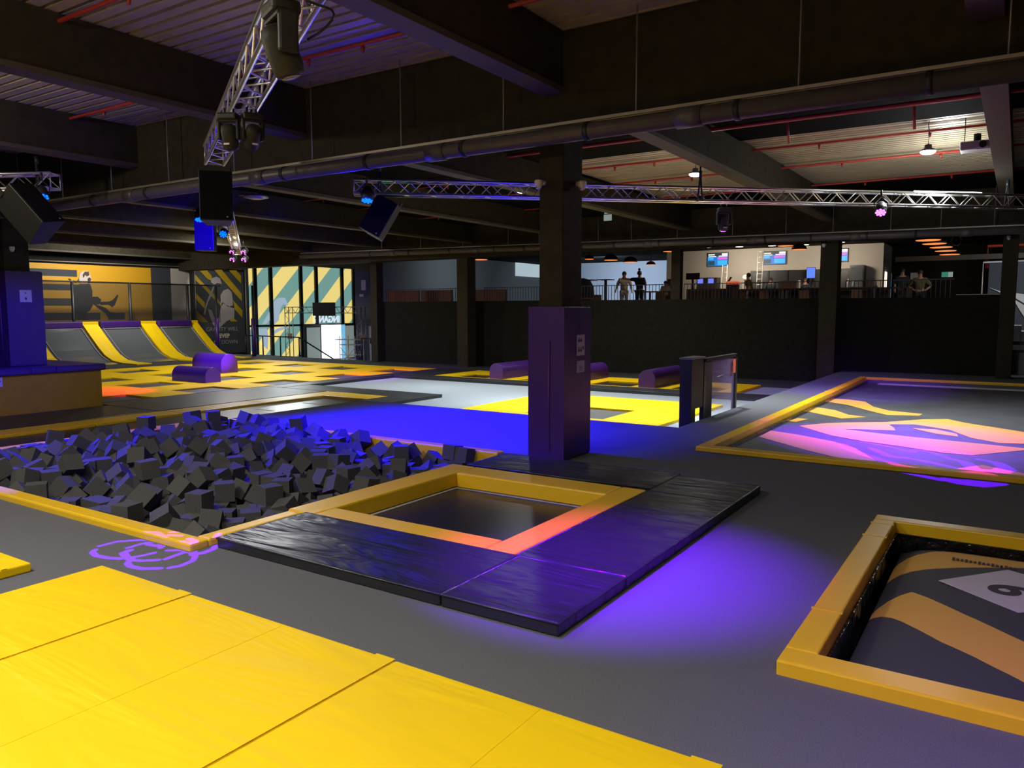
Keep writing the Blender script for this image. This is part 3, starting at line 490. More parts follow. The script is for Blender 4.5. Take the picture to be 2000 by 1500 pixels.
# ---------------------------------------------------------------- lower level: yellow court trampolines
ordn=['first','second','third','fourth','fifth','sixth','seventh']
rowx=[-20.12,-22.95,-25.75,-28.6]; coly=[17.03-2.8*3,17.03-2.8*2,17.03-2.8,17.03,17.03+2.8,22.6]
def court(x0,x1,y0,y1,hx0,hx1,hy0,hy1,lab,grp,bedm='bedgrey'):
    e=empty('trampoline',((x0+x1)/2,(y0+y1)/2,LZ),lab,'trampoline',grp)
    MB().ring(x0,x1,y0,y1,hx0,hx1,hy0,hy1,LZ,-.36).build('padding','courtpad',e,bevel=.01)
    MB().box(hx0,hx1,hy0,hy1,LZ+.005,-.41).build('bed',bedm,e)
xb=[-19.38,-21.48,-24.3,-27.15,-30.3]; yb=[6.9,10.5,12.82,15.65,18.45,21.2,24.34]
for i in range(4):
    for j in range(6):
        if (j==0) or (j==1 and i>1): continue
        hx0,hx1=rowx[i]-.72,rowx[i]+.72; hy0,hy1=coly[j]-.74,coly[j]+.74
        court(xb[i+1],xb[i],yb[j],yb[j+1],hx0,hx1,hy0,hy1,'yellow padded court trampoline, %s row from black aisle, %s from black wall end'%(ordn[i],ordn[5-j]),'trampolines of the yellow court')
# black aisle pads
def bpad(x0,x1,y0,y1,lab): 
    e=empty('black_mat',((x0+x1)/2,(y0+y1)/2,LZ),lab,'mat','black aisle pads on the lower level')
    o=MB().box(x0,x1,y0,y1,LZ,-.35).build('mat_cover','blackpadm',e,bevel=.01)
    m=MB(); m.tube([(x0,y0,-.352),(x1,y0,-.352),(x1,y1,-.352),(x0,y1,-.352),(x0,y0,-.352)],.008,5); m.build('piping','blackpadm',o)
bpad(-18.72,-16.7,5.5,10.5,'black aisle mat beside the mustard box'); bpad(-19.37,-16.7,10.51,15.75,'black aisle mat along the end of the runway trampoline')
bpad(-19.37,-18.62,15.76,20.8,'narrow black aisle mat at left of the pale floor'); bpad(-18.61,-13.3,15.76,16.85,'long black mat crossing the end of the runway')
bpad(-14.25,-13.3,14.6,15.75,'short black mat at the right tip of the runway end')
bpad(-19.37,-12.4,20.81,21.6,'black mat along the far left of the pale floor'); bpad(-12.39,-4.8,20.61,21.6,'black mat along the far right of the pale floor')
bpad(-19.37,-17.6,21.61,24.5,'black mat between the court and the back trampolines')
# runway trampoline (long track)
e=empty('trampoline',(-15.7,9.5,LZ),'long runway trampoline with yellow edge behind the foam pit','trampoline')
MB().box(-15.9,-14.32,0,14.92,LZ+.005,-.40).build('bed','bed',e)
for y0,y1,mm in ((0,5.2,'yellowpad'),(5.22,8.6,'yellowpad'),(8.62,10.6,'yellowpad'),(10.62,12.9,'yellowpad'),(12.92,15.45,'yellowpad')): MB().box(-16.62,-15.9,y0,min(y1,14.92),LZ,-.345).build('side_pad',mm,e,bevel=.015)
MB().box(-16.62,-14.28,14.92,15.72,LZ,-.345).build('end_pad','yellowpad',e,bevel=.015)
MB().box(-14.32,-14.05,0,14.92,LZ,-.375).build('near_pad','yellowpad',e,bevel=.01)
m=MB(); m.box(-15.4,-14.75,13.7,13.76,-.4,-.396); m.box(-15.4,-14.75,12.2,12.26,-.4,-.396); m.build('line_mark','figure',e)
# four trampolines along the black wall and the purple rolls between
for k in range(4):
    x0=-17.55+2.725*k; hx=x0+.78
    court(x0,x0+2.725,21.65,24.5,x0+.78,x0+2.2,21.85,23.25,'yellow padded wall trampoline, %s from the left along the black wall'%ordn[k],'trampolines along the black wall','bed')
def roll(cx,cy,along,L,r,hb,lab,z=-.36,grp='purple half round bolsters'):
    e=empty('bolster',(cx,cy,z),lab,'bolster',grp)
    prof=[(-r,0),(r,0)]+[(r*math.cos(t*PI/14),hb+r*math.sin(t*PI/14)) for t in range(15)]
    m=MB(); 
    if along=='x': m.prism([(cx-L/2,cy+a,z+b) for a,b in prof],(L,0,0),0,0)
    else: m.prism([(cx+a,cy-L/2,z+b) for a,b in prof],(0,L,0),0,0)
    o=m.build('body','purple',e,bevel=.01)
    m=MB(); ends=((cx-L/2-.004,cx-L/2),(cx+L/2,cx+L/2+.004)) if along=='x' else ((cy-L/2-.004,cy-L/2),(cy+L/2,cy+L/2+.004))
    for a0,a1 in ends:
        pr=[(a*.985,b*.99+.003) for a,b in prof]
        if along=='x': MB().prism([(a0,cy+a,z+b) for a,b in pr],(a1-a0,0,0)).build('end_panel','purplelite',e)
        else: MB().prism([(cx+a,a0,z+b) for a,b in pr],(0,a1-a0,0)).build('end_panel','purplelite',e)
roll(-14.86,23.05,'y',2.5,.275,.26,'purple bolster left of the central column, by the black wall')
roll(-12.12,23.05,'y',2.5,.275,.26,'purple bolster just right of the central column, by the black wall')
roll(-9.34,23.05,'y',2.5,.275,.26,'purple bolster nearest the gate, by the black wall')
roll(-22.8,15.75,'x',1.8,.29,.2,'dark topped purple bolster, lower of the two on the yellow court')
roll(-25.7,18.58,'x',1.75,.37,.34,'bright purple bolster, taller one behind on the yellow court')
# yellow landing mat by the step
e=empty('trampoline',(-8.5,17,LZ),'square trampoline set in a wide flat yellow mat behind the central column','trampoline')
MB().ring(-11.1,-6.05,13.2,18.9,-9.4,-7.42,14.95,16.7,LZ,-.36).build('padding','yellow',e,bevel=.01)
MB().box(-9.4,-7.42,14.95,16.7,LZ+.005,-.415).build('bed','bedgrey',e)
# ---------------------------------------------------------------- wall ramps on the left
def rprof(t): # curved run-up: x,z along arc
    pts=[(-32.2,-.36),(-33.3,-.35),(-34.1,-.27),(-34.7,-.05),(-35.15,.25),(-35.9,.85),(-36.5,1.35)]
    return pts
for k,(y0,y1,lb) in enumerate(((19.36,20.08,'yellow ramp strip nearest the purple column'),(22.22,23.02,'middle yellow ramp strip on the run-up wall'),(25.03,25.42,'yellow ramp strip nearest the slogan poster'),(16.4,17.15,'yellow ramp strip hidden behind the left column'))):
    e=empty('ramp_strip',(-34,(y0+y1)/2,LZ),lb,'ramp pad','yellow ramp strips')
    P_=rprof(0); m=MB(); q=[(x,z) for x,z in P_]+[(x-.05,z-.12) for x,z in P_[::-1]]
    m.prism([(x,y0,z) for x,z in q],(0,y1-y0,0)); m.build('pad','yellow',e,bevel=.015)
    MB().box(-36.75,-36.45,y0-.04,y1+.02,1.28,1.44).build('top_pad','yellow',e,bevel=.02)
for k,(y0,y1,lb) in enumerate(((17.2,19.3,'tilted ramp bed left of the first yellow strip'),(20.14,22.16,'tilted ramp bed between first and middle yellow strips'),(23.08,24.97,'tilted ramp bed between middle and last yellow strips'),(14.2,16.35,'tilted ramp bed behind the left column'))):
    e=empty('ramp_bed',(-34.8,(y0+y1)/2,LZ),lb,'ramp','tilted beds of the run-up wall')
    P_=rprof(0)[1:]; m=MB(); q=[(x-.05,z-.05) for x,z in P_]+[(x-.1,z-.12) for x,z in P_[::-1]]
    m.prism([(x,y0,z) for x,z in q],(0,y1-y0,0)); m.build('bed','rampglass',e)
    m=MB()
    for yy in (y0+.1,y1-.1): m.tube([(x-.03,yy,z-.03) for x,z in P_[1:]],.02,5)
    m.tube([(-36.25,y0+.1,1.12),(-36.25,y1-.1,1.12)],.02,5); m.build('edge_line','figure',e)
    MB().box(-36.8,-36.3,y0,y1,1.12,1.46).build('top_roll','purple',e,bevel=.06)
# dark net fence behind the ramps
e=empty('net_fence',(-37.2,20,LZ),'dark net fence on black posts in front of the mural','net fence')
m=MB(); m.face([(-37.1,8,1.3),(-37.1,27.3,1.3),(-37.1,27.3,3.3),(-37.1,8,3.3)]); m.build('net','net',e)
m=MB(); m.tube([(-37.1,8,3.32),(-37.1,27.35,3.32)],.04,6); m.build('top_bar','black',e)
for yy in (12,15.2,19.3,22.1,25.3):
    MB().tube([(-37.1,yy,LZ),(-37.1,yy,3.32)],.07,8).build('post','black',e)
def padpost(x,y,lab):
    e=empty('net_post',(x,y,LZ),lab,'post','net posts with purple sleeves')
    MB().tube([(x,y,LZ),(x,y,3.25)],.06,8).build('post','black',e); MB().tube([(x,y,LZ),(x,y,1.55)],.115,12).build('sleeve','purple',e)
padpost(*(-35.926,26.200,-0.384)[:2],'black net post with purple sleeve before the slogan poster')
padpost(*(-33.460,26.600,-0.489)[:2],'black net post with purple sleeve at the entrance window')
# ---------------------------------------------------------------- entrance facade with striped window film
def film():
    m_,nt,b=nodes('striped window film'); N=nt.nodes; L=nt.links
    ge=N.new('ShaderNodeNewGeometry'); se=N.new('ShaderNodeSeparateXYZ'); L.new(ge.outputs['Position'],se.inputs[0])
    a=N.new('ShaderNodeMath'); a.operation='SUBTRACT'; L.new(se.outputs[1],a.inputs[0]); L.new(se.outputs[2],a.inputs[1])
    o=N.new('ShaderNodeMath'); o.operation='SUBTRACT'; o.inputs[1].default_value=34.15; L.new(a.outputs[0],o.inputs[0])
    d=N.new('ShaderNodeMath'); d.operation='DIVIDE'; d.inputs[1].default_value=3.16; L.new(o.outputs[0],d.inputs[0])
    f=N.new('ShaderNodeMath'); f.operation='FRACT'; L.new(d.outputs[0],f.inputs[0])
    l=N.new('ShaderNodeMath'); l.operation='LESS_THAN'; l.inputs[1].default_value=.5; L.new(f.outputs[0],l.inputs[0])
    mx=N.new('ShaderNodeMix'); mx.data_type='RGBA'; mx.inputs['A'].default_value=(.15,.3,.27,1); mx.inputs['B'].default_value=(.78,.62,.2,1); L.new(l.outputs[0],mx.inputs['Factor'])
    L.new(mx.outputs['Result'],b.inputs['Base Color']); L.new(mx.outputs['Result'],b.inputs['Emission Color']); b.inputs['Emission Strength'].default_value=1.05; b.inputs['Roughness'].default_value=.4
    return m_
M['film']=film()
M['letterwhite']=glow('pale lettering',(.7,.8,.9),1.0)
M['filmfig']=glow('pale window print',(.45,.58,.72),.75)
ed=[35.0,36.75,38.15,41.0,42.55,45.3,46.6]
for i in range(6):
    o=B(-46.1,-46.0,ed[i]+.08,ed[i+1]-.08,-1.9,5.4).build('window_%d'%(i+1),'film'); struct(o,'striped film window pane')
m=MB()
for y in ed: m.box(-46.15,-45.85,y-.14,y+.14,-1.9,5.5)
m.box(-46.15,-45.85,35,46.8,.75,.9); m.box(-46.15,-45.85,35,47,5.36,5.48); struct(m.build('trim_2','black'))
struct(B(-46.3,-46.1,30,52,-2,5.5).build('wall_entrance','slate'))
struct(B(-46.3,-39,30.55,30.75,-2,5.5).build('wall_side','slate'))
struct(B(-46,-39,46.9,47.1,-2,5.5).build('wall_side','greywall'))
M['pale']=glow('grey lit door panel',(.33,.4,.38),.55)
g=struct(B(-45.9,-45.8,41.0,46.5,-1.9,.9).build('door_1','black'))
MB().box(-45.8,-45.78,41.35,42.7,-1.9,.62).build('door_panel','pale',g); MB().box(-45.8,-45.78,42.85,44.95,-1.9,.8).build('doorway','door',g); MB().box(-45.8,-45.78,44.95,45.4,-1.9,.8).build('door_panel','doorblue',g)
MB().box(-45.8,-45.78,45.4,46.4,-1.9,.7).build('door_panel','pale',g)
f=empty('window_print',(-45.95,38.8,0),'pale figure print on the striped entrance window','print')
m=MB(); m.prism([(-45.97,37.33,0.94),(-45.97,38.11,1.97),(-45.97,38.48,2.63),(-45.97,38.90,2.88),(-45.97,39.47,2.89),(-45.97,39.80,2.31),(-45.97,39.31,2.42),(-45.97,39.09,2.19),(-45.97,38.93,1.75),(-45.97,38.84,1.20),(-45.97,38.41,0.92),(-45.97,38.14,1.04),(-45.97,38.09,1.31),(-45.97,37.73,0.99)],(.01,0,0)); m.prism([(-45.97,38.15,0.38),(-45.97,38.75,0.64),(-45.97,39.82,0.82),(-45.97,39.81,0.65),(-45.97,38.88,0.42),(-45.97,38.14,0.10)],(.01,0,0)); m.prism([(-45.97,36.85,0.63),(-45.97,37.72,0.64),(-45.97,37.83,0.11),(-45.97,37.73,-0.93),(-45.97,37.27,-0.53),(-45.97,37.23,0.13),(-45.97,36.90,0.25)],(.01,0,0))
m.build('figure_print','filmfig',f)
text_mesh('lettering','INGANG',.70,Matrix(((0,0,1,-45.94),(-1,0,0,43.62),(0,1,0,1.22),(0,0,0,1))),'letterwhite',f,.01,.03)
MB().box(-45.96,-45.95,42.4,45.4,.92,1.55).build('lettering_panel',glow('teal panel',(.2,.42,.45),.6),f)
# stair rail, truss gate and tower scaffold in the entrance well
e=empty('stair_railing',(-30,27.4,LZ),'black railing and sloping handrail at the entrance steps','railing')
def rr(pts,r=.035): return MB().tube(pts,r,6)
RY=27.3
a=(-34.999,27.300,0.617); b_=(-30.813,27.300,0.586); c_=(-31.620,30.000,-0.661)
rr([a,b_]).build('top_rail','blackmetal',e); rr([(a[0],RY,LZ),(b_[0],RY,LZ)]).build('bottom_rail','blackmetal',e)
for t in (0,.33,.66,1.0): x=a[0]+(b_[0]-a[0])*t; rr([(x,RY,LZ),(x,RY,a[2]+(b_[2]-a[2])*t)]).build('post','blackmetal',e)
rr([b_,(b_[0]-.2,30,-.75)]).build('handrail','blackmetal',e); rr([(b_[0],RY,LZ+.1),(b_[0]-.2,30,-1.6)]).build('handrail','blackmetal',e)
a=(-26.444,27.300,0.619); b_=(-25.547,27.300,0.636)
rr([a,b_]).build('top_rail','blackmetal',e); rr([(a[0],RY,LZ),a]).build('post','blackmetal',e); rr([b_,(b_[0]-.1,29.5,-.6)]).build('handrail','blackmetal',e)

# ---------------------------------------------------------------- box trusses
def box_truss(p0,p1,s,lab,bay=.5,r=.025,rb=.011,z=True):
    p0=V3(p0); p1=V3(p1); d=(p1-p0); L=d.length; d.normalize(); n=V3((0,0,1)).cross(d).normalized(); u=d.cross(n)
    e=empty('lighting_truss',p0,lab,'truss','aluminium lighting trusses'); h=s/2
    cs=[(n*a+u*b)*h for a,b in ((1,1),(1,-1),(-1,-1),(-1,1))]
    for c in cs: MB().tube([p0+c,p1+c],r,10).build('chord','alu',e)
    m=MB(); k=int(L/bay)
    for i in range(4):
        a,b=cs[i],cs[(i+1)%4]
        for j in range(k):
            q0=p0+d*(j*L/k); q1=p0+d*((j+.5)*L/k); q2=p0+d*((j+1)*L/k)
            m.tube([q0+a,q1+b],rb,5,cap=False); m.tube([q1+b,q2+a],rb,5,cap=False)
        for q in (p0,p1): m.tube([q+a,q+b],rb,5)
    m.build('bracing','alu',e)
    return e
def d2(a,b,t): return tuple(a[i]+(b[i]-a[i])*t for i in range(3))
T1a=(-10.4,10.62,4.25); T1b=(2.2,21.9,4.25)
box_truss(T1a,T1b,.25,'long aluminium truss running right behind the central column')
T2a=(-10.0,7.35,4.25); T2b=(1.4,.46,4.25)
box_truss(T2a,T2b,.25,'aluminium truss overhead carrying the moving head light')
box_truss((-16.25,12.25,4.25),(-25.6,19.72,4.25),.25,'distant aluminium truss behind the blue lit speaker')
box_truss((-14.3,7.25,4.25),(-18.7,5.0,4.25),.25,'short aluminium truss at the left picture edge')
# hanging straps on truss ends
def strap(x,y,z0,z1,lab,w=.05):
    e=empty('truss_sling',(x,y,z0),lab,'sling','black slings holding the trusses'); 
    m=MB(); m.tube([(x-w,y,z0),(x,y,z0+.5),(x,y,z1)],.018,6); m.tube([(x+w,y,z0),(x,y,z0+.5)],.018,6); m.build('strap','black',e); MB().tube([(x,y,z0+.45),(x,y,z0+.58)],.035,6).build('shackle','blackmetal',e)
strap(-10.05,10.93,4.1,4.72,'black sling at the left end of the long truss')
strap(*(-5.332,14.900,5.008)[:2],4.1,5.4,'black sling on the long truss right of the column')
strap(*(-0.336,19.600,5.239)[:2],4.1,5.4,'black sling on the long truss at the right picture edge')
strap(-14.6,7.1,4.1,5.4,'black sling on the short left truss')
# ---------------------------------------------------------------- drain pipes on hangers
def drain(y,xa,za,xb,zb,r,lab,xs_,ztop,grp,gl):
    e=empty('drain_pipe',(xa,y,za),lab,'pipe')
    f=lambda x: za+(zb-za)*(x-xa)/(xb-xa)
    MB().tube([(xa,y,za),(xb,y,zb)],r,14).build('pipe','pipe',e)
    m=MB(); m.prism([(xa,y-.04,za+r+.01),(xa,y+.04,za+r+.01),(xb,y+.04,zb+r+.01),(xb,y-.04,zb+r+.01)],(0,0,.035)); m.build('channel','channel',e)
    for x in xs_:
        z=f(x-.6); MB().tube([(x-.65,y,f(x-.65)),(x-.59,y,f(x-.59))],r+.012,14).build('pipe_clamp','black',e)
    for k,x in enumerate(xs_[::2]):
        MB().tube([(x+.5,y,f(x+.5)),(x+.8,y,f(x+.8))],r+.018,14).build('pipe_socket','pipe',e)
    for x in xs_:
        o=MB().tube([(x,y,f(x)+r+.03),(x,y,ztop)],.009,6).build('hanger_rod','channel'); tag(o,gl%('%.0f'%0) if '%' in gl else gl,'rod',grp)
drain(8.5,-46,4.13,9,4.13,.1,'long grey brown drain pipe hung across the hall',[x-.0 for x in (-.2,-2.02,-3.83,-5.67,-7.4,-9.19,-11.05,-12.87,-14.7,-16.5,-18.3)],5.46,'hanger rods of the near drain pipe','thin steel rod holding the near drain pipe from the roof')
drain(25.5,-28.5,4.5,9,4.02,.11,'dim drain pipe along the cafe edge girder',[x for x in (-23.4,-21.2,-19.0,-16.8,-15.4,-12.9,-11.6,-9.9,-8.0,-6.3,-4.9,-3.3,-2.0,-.7)],5.39,'hanger rods of the far drain pipe','thin rod holding the far drain pipe from the roof')
# ---------------------------------------------------------------- red sprinkler pipes
for k,(y,lb) in enumerate(((2.5,'red sprinkler pipe just above the viewer'),(5.03,'red sprinkler pipe in the left ceiling bay near the top edge'),(7.56,'red sprinkler pipe in front of the deep girder'),(17.05,'red sprinkler pipe beyond the girder, first across the pale deck'),(19.5,'red sprinkler pipe beyond the girder, second across the pale deck'),(22.7,'red sprinkler pipe beyond the girder, last across the pale deck'))):
    e=empty('sprinkler_pipe',(-20,y,5.36),lb,'pipe','red sprinkler pipes')
    MB().tube([(-30,y,5.38),(8,y,5.38)],.026,8).build('pipe','red',e)
    for x in (-22.5,-18,-13.2,-8.2,-7.2,-3.6,-1.6): MB().tube([(x,y,5.35),(x,y,5.27)],[.03,.02],6).build('sprinkler_head','red',e)
e=empty('sprinkler_pipe',(-4,14.4,5.0),'red sprinkler main with short droppers under the black ceiling','pipe')
MB().tube([(-9.5,14.4,5.32),(8,14.4,5.32)],.04,8).build('pipe','red',e)
for x in (-7.9,-3.6,-1.6): MB().tube([(x,14.4,5.32),(x,14.6,4.95)],.022,6).build('dropper','red',e)
# ---------------------------------------------------------------- hanging white lamps
for k,(x,y,z,lb) in enumerate(((-6.02,16.5,4.9,'round white hanging lamp right of the central column'),(-1.57,16.54,4.9,'round white hanging lamp at right beside the projector'),(-10.43,16.47,4.9,'round white hanging lamp left of the central column'))):
    e=empty('hanging_lamp',(x,y,z),lb,'lamp','white hanging lamps')
    MB().lathe([(.03,.14),(.06,.13),(.065,.07),(.12,.045),(.135,.015)],(x,y,z),20).build('housing','grey',e); MB().lathe([(.13,.015),(.13,-.01),(.09,-.035)],(x,y,z),20).build('diffuser','floodwhite',e)
    m=MB(); m.tube([(x,y,z+.13),(x+.01,y,z+.35),(x-.01,y,z+.5),(x,y,5.46)],.008,5); m.build('cord','black',e)
e=empty('projector',(-.85,16.6,4.95),'grey ceiling projector hanging at upper right','projector')
x,y,z=(-0.792,16.616,4.900); MB().box(x-.26,x+.26,y-.2,y+.2,z-.05,z+.1).build('body','projgrey',e,bevel=.02); MB().lathe([(.06,0),(.06,.05)],(x+.1,y-.2,z+.02),14,0,Matrix.Rotation(PI/2,3,'X')).build('lens','black',e); MB().tube([(x,y,z+.1),(x,y,z+.25)],.06,8).build('mount','black',e)
m=MB(); m.tube([(x-.2,y,z+.1),(x-.2,y,5.46)],.008,5); m.tube([(x+.25,y,z+.1),(x+.25,y,5.46)],.008,5); m.build('hanger','black',e); MB().box(x,x+.24,y-.215,y-.2,z-.06,z-.02).build('front_label','white',e)
# ---------------------------------------------------------------- led battens on the truss
dT=(V3(T1b)-V3(T1a)).normalized(); nT=V3((0,0,1)).cross(dT).normalized()
def onT(px_t,dz=0): p=V3(T1a)+dT*px_t; return p+V3((0,0,dz))
for k,(t0,t1,dz,lb) in enumerate(((11.35,12.9,.17,'bright white tube light lying on top of the long truss'),)):
    e=empty('tube_light',onT((t0+t1)/2,dz),lb,'light'); a=onT(t0,dz); b2=onT(t1,dz)
    MB().tube([a,b2],.016,8).build('tube','tubewhite',e); MB().tube([a-V3((0,0,.022)),b2-V3((0,0,.022))],.012,6).build('holder','grey',e)
# ---------------------------------------------------------------- par cans
def par(loc,aim,ledm,lab,r=.1,n=12,grp='led par cans'):
    loc=V3(loc); d=(V3(aim)-loc).normalized(); q=d.to_track_quat('-Z','Y').to_matrix()
    e=empty('par_light',loc,lab,'stage light',grp)
    cn=MB().lathe([(r*.6,.22),(r*.9,.16),(r,.1),(r,0),(r*.9,-.01)],loc,18,0,q).build('can','black',e)
    m=MB()
    for k in range(n):
        rr_=r*.72 if k<8 else r*.3; t=k*2*PI/8 if k<8 else (k-8)*2*PI/4+.4
        c=loc+q@V3((rr_*math.cos(t),rr_*math.sin(t),-.012)); m.lathe([(r*.21,0),(r*.21,-.012),(r*.1,-.02)],c,8,0,q)
    m.build('led_lens',ledm,cn)
    m=MB(); w=q@V3((1,0,0)); up=V3((0,0,.28)); m.tube([loc+w*(r+.01)+q@V3((0,0,.08)),loc+w*(r+.015)+up*.6,loc+up,loc-w*(r+.015)+up*.6,loc-w*(r+.01)+q@V3((0,0,.08))],.012,5); m.tube([loc+up,loc+up+V3((0,0,.12))],.02,6); m.build('yoke','blackmetal',e)
    return e
PB1=(-9.081,9.569,3.800); PB2=(-13.657,6.704,3.860); PB3=(-16.461,12.277,3.850); PB4=(-14.180,10.023,3.850); PP1=(-5.048,15.556,3.750); PP2=(-2.254,16.022,3.800)
par(PB1,(-8.5,8.5,0),'ledblue','blue par light at the left end of the long truss')
par(PB2,(-11,6,0),'ledblue','blue par light on the short left truss by the tilted speaker')
par(PB3,(-12,7,0),'ledblue','blue par light on the distant truss below the hanging speaker')
par(PB4,(-13,9,0),'ledblue','blue par light above the blue lit speaker')
par(PP2,(-2,13,0),'ledpurple','purple par light near the bright tube on the long truss')
for k,(x,y,lb) in enumerate(((453,493,'upper left'),(466,493,'upper right'),(463,504,'lower left'),(476,504,'lower right'))):
    par(V3((-23.234,17.659,4.000))+V3(((k%2)*.24,(k%2)*.30,-(k//2)*.26)) ,(-22,12,0),'ledmag','magenta light of the far cluster, '+lb+' one',.1,6,'magenta cluster on the far truss')
# moving heads
def moving_head(loc,lab,s=1,rot=0,lens=None,tilt=.5,grp='moving head lights'):
    e=empty('moving_head',loc,lab,'stage light',grp,(0,0,rot))
    e.scale=(s,s,s)
    m=MB(); m.box(-.17,.17,-.13,.13,-.02,.1); m.build('base','black',e,local=True,bevel=.03)
    m=MB(); m.box(-.2,-.14,-.09,.09,-.36,-.0); m.box(.14,.2,-.09,.09,-.36,-.0); m.box(-.2,.2,-.1,.1,-.06,-.01); m.build('yoke','black',e,local=True,bevel=.03)
    q=Euler((tilt,0,0)).to_matrix()
    m=MB(); m.lathe([(.06,.22),(.12,.19),(.14,.1),(.14,-.14),(.125,-.2),(.1,-.22)],(0,0,-.3),20,0,q); m.build('head',mat('grey black shell',(.03,.03,.024),.55,spec=.25) if 'grey black shell' not in bpy.data.materials else bpy.data.materials['grey black shell'],e,local=True)
    m=MB(); m.lathe([(.085,-.222),(.085,-.23),(.05,-.24)],(0,0,-.3),16,0,q); m.build('lens',lens or 'grey',e,local=True)
    m=MB(); m.tube([(-.08,0,.1),(-.08,0,.2)],.02,6); m.tube([(.08,0,.1),(.08,0,.2)],.02,6); m.build('clamp','blackmetal',e,local=True)
    m=MB(); m.box(-.05,.05,-.146,-.142,-.46,-.43); m.build('label','white',e,local=True)
    return e
mhp=(-4.325,3.751,4.000); moving_head((mhp[0],mhp[1],4.0),'large black moving head light hanging under the overhead truss',.78,2.75,None,-.35)
p=(-7.097,5.418,3.950); moving_head((p[0],p[1],4.0),'small moving head light on the overhead truss, left of a pair',.6,.5,None,.3)
p=(-6.898,5.549,3.950); moving_head((p[0],p[1],4.0),'small moving head light on the overhead truss, right of a pair',.6,1.2,None,.8)
p=(-5.188,15.943,3.950); moving_head((p[0],p[1],4.0),'dark moving head with purple beam under the long truss',.75,.6,'ledpurple',.35)
# cable loop by the large head
m=MB(); m.tube([(mhp[0]+.10+.16*math.sin(t*PI/8),mhp[1]+.14+.1*math.sin(t*PI/8),4.14-.26*(t/8)-.02*math.cos(t*PI/4)) for t in range(9)],.009,6)
tag(m.build('power_cable','black'),'black cable loop beside the large moving head','cable')
# ---------------------------------------------------------------- speakers
VR,VU,VB=[V3(q) for q in [[0.837724, 0.546093, -0.000862], [-0.051589, 0.08071, 0.995402], [0.543651, -0.833828, 0.095785]]]
def view_rot(lx,ly,nx,ny,nb):
    # orientation with the long axis along (lx right, ly up) and the front turned to (nx right, ny up, nb back to hall)
    up=(VR*lx+VU*ly).normalized(); fr=(VR*nx+VU*ny+VB*nb); fr=(fr-up*fr.dot(up)).normalized()
    y=-fr; x=y.cross(up); return Matrix((x,y,up)).transposed().to_euler()
def speaker(loc,size,rot,lab,front='black'):
    e=empty('speaker',loc,lab,'speaker','black hall speakers',rot); w,d,h=size
    m=MB(); m.prism([(-w/2,-d/2,-h/2),(w/2,-d/2,-h/2),(w*.36,d/2,-h/2),(-w*.36,d/2,-h/2)],(0,0,h)); m.build('cabinet','black',e,local=True,bevel=.012)
    gl=MB().box(-w*.47,w*.47,-d/2-.014,-d/2,-h*.48,h*.48).build('grille',mat('black grille',(.008,.008,.009),.9,spec=.1,noise=.3,scale=200) if 'black grille' not in bpy.data.materials else bpy.data.materials['black grille'],e,local=True)
    MB().box(w*.30,w*.34,-d/2-.018,-d/2-.014,-h*.44,-h*.42).build('badge','white',gl,local=True)
    for s in (-1,1): MB().box(s*w*.44-.01,s*w*.44+.01,-.05,.05,h*.48,h*.62).build('bracket','blackmetal',e,local=True)
    return e
p=(-9.931,7.323,3.620); speaker((p[0],p[1],3.62),(.46,.4,.72),(math.radians(-6),0,math.radians(50)),'black speaker facing us at the end of the overhead truss')
p=(-10.121,11.039,3.700); speaker((p[0],p[1],3.7),(.45,.45,.72),view_rot(.5,.87,-.25,-.2,1),'tilted black speaker hanging from the left end of the long truss')
p=(-12.677,6.016,3.450); speaker((p[0],p[1],3.45),(.42,.5,.78),view_rot(-.66,.75,.8,.55,.35),'tilted black speaker hanging from the short left truss')
p=(-15.537,11.152,3.700); speaker((p[0],p[1],3.7),(.42,.42,.74),(0,0,math.radians(36)),'speaker lit bright blue behind the black hanging speaker')
# ---------------------------------------------------------------- small ceiling things
def dome_cam(x,y,z,dx,dy,lab):
    e=empty('dome_camera',(x,y,z),lab,'camera','white dome security cameras')
    d=V3((dx,dy,0)); MB().tube([V3((x,y,z+.03)),V3((x,y,z+.03))+d*.09],.035,10).build('arm','white',e)
    c=V3((x,y,z))+d*.11; dm=MB().lathe([(.05,.06),(.058,.045),(.055,.0),(.038,-.045),(.015,-.062)],c,14).build('dome','white',e)
    MB().lathe([(.014,0),(.014,-.01)],c+V3((-.012,-.038,-.032)),8).build('lens','black',dm)
dome_cam(-5.3,8.93,3.62,-.35,-.9,'white dome camera on the left side of the central column')
dome_cam(-5.03,9.3,3.63,.9,-.3,'white dome camera on the right side of the central column')
dome_cam(-19.72,8.9,3.4,.9,-.1,'white dome camera on the right of the left column'); dome_cam(-20.0,8.75,3.4,-.2,-.9,'white dome camera on the left of the left column')
dome_cam(-5.25,26.2,4.0,-.2,-.9,'white dome camera on the far column before the bar'); dome_cam(-.35,26.3,4.0,0,-.9,'white dome camera on the column at the right edge')
e=empty('led_strip',(-9.957,11.200,4.386),'small green led strip on the long truss','light'); p=(-9.957,11.200,4.386)
m=MB()
for k in range(8): m.box(p[0]-.2+k*.05,p[0]-.165+k*.05,p[1]-.2+k*.045,p[1]-.17+k*.045,p[2]-.015,p[2]+.015)
m.build('leds','ledgreen',e)
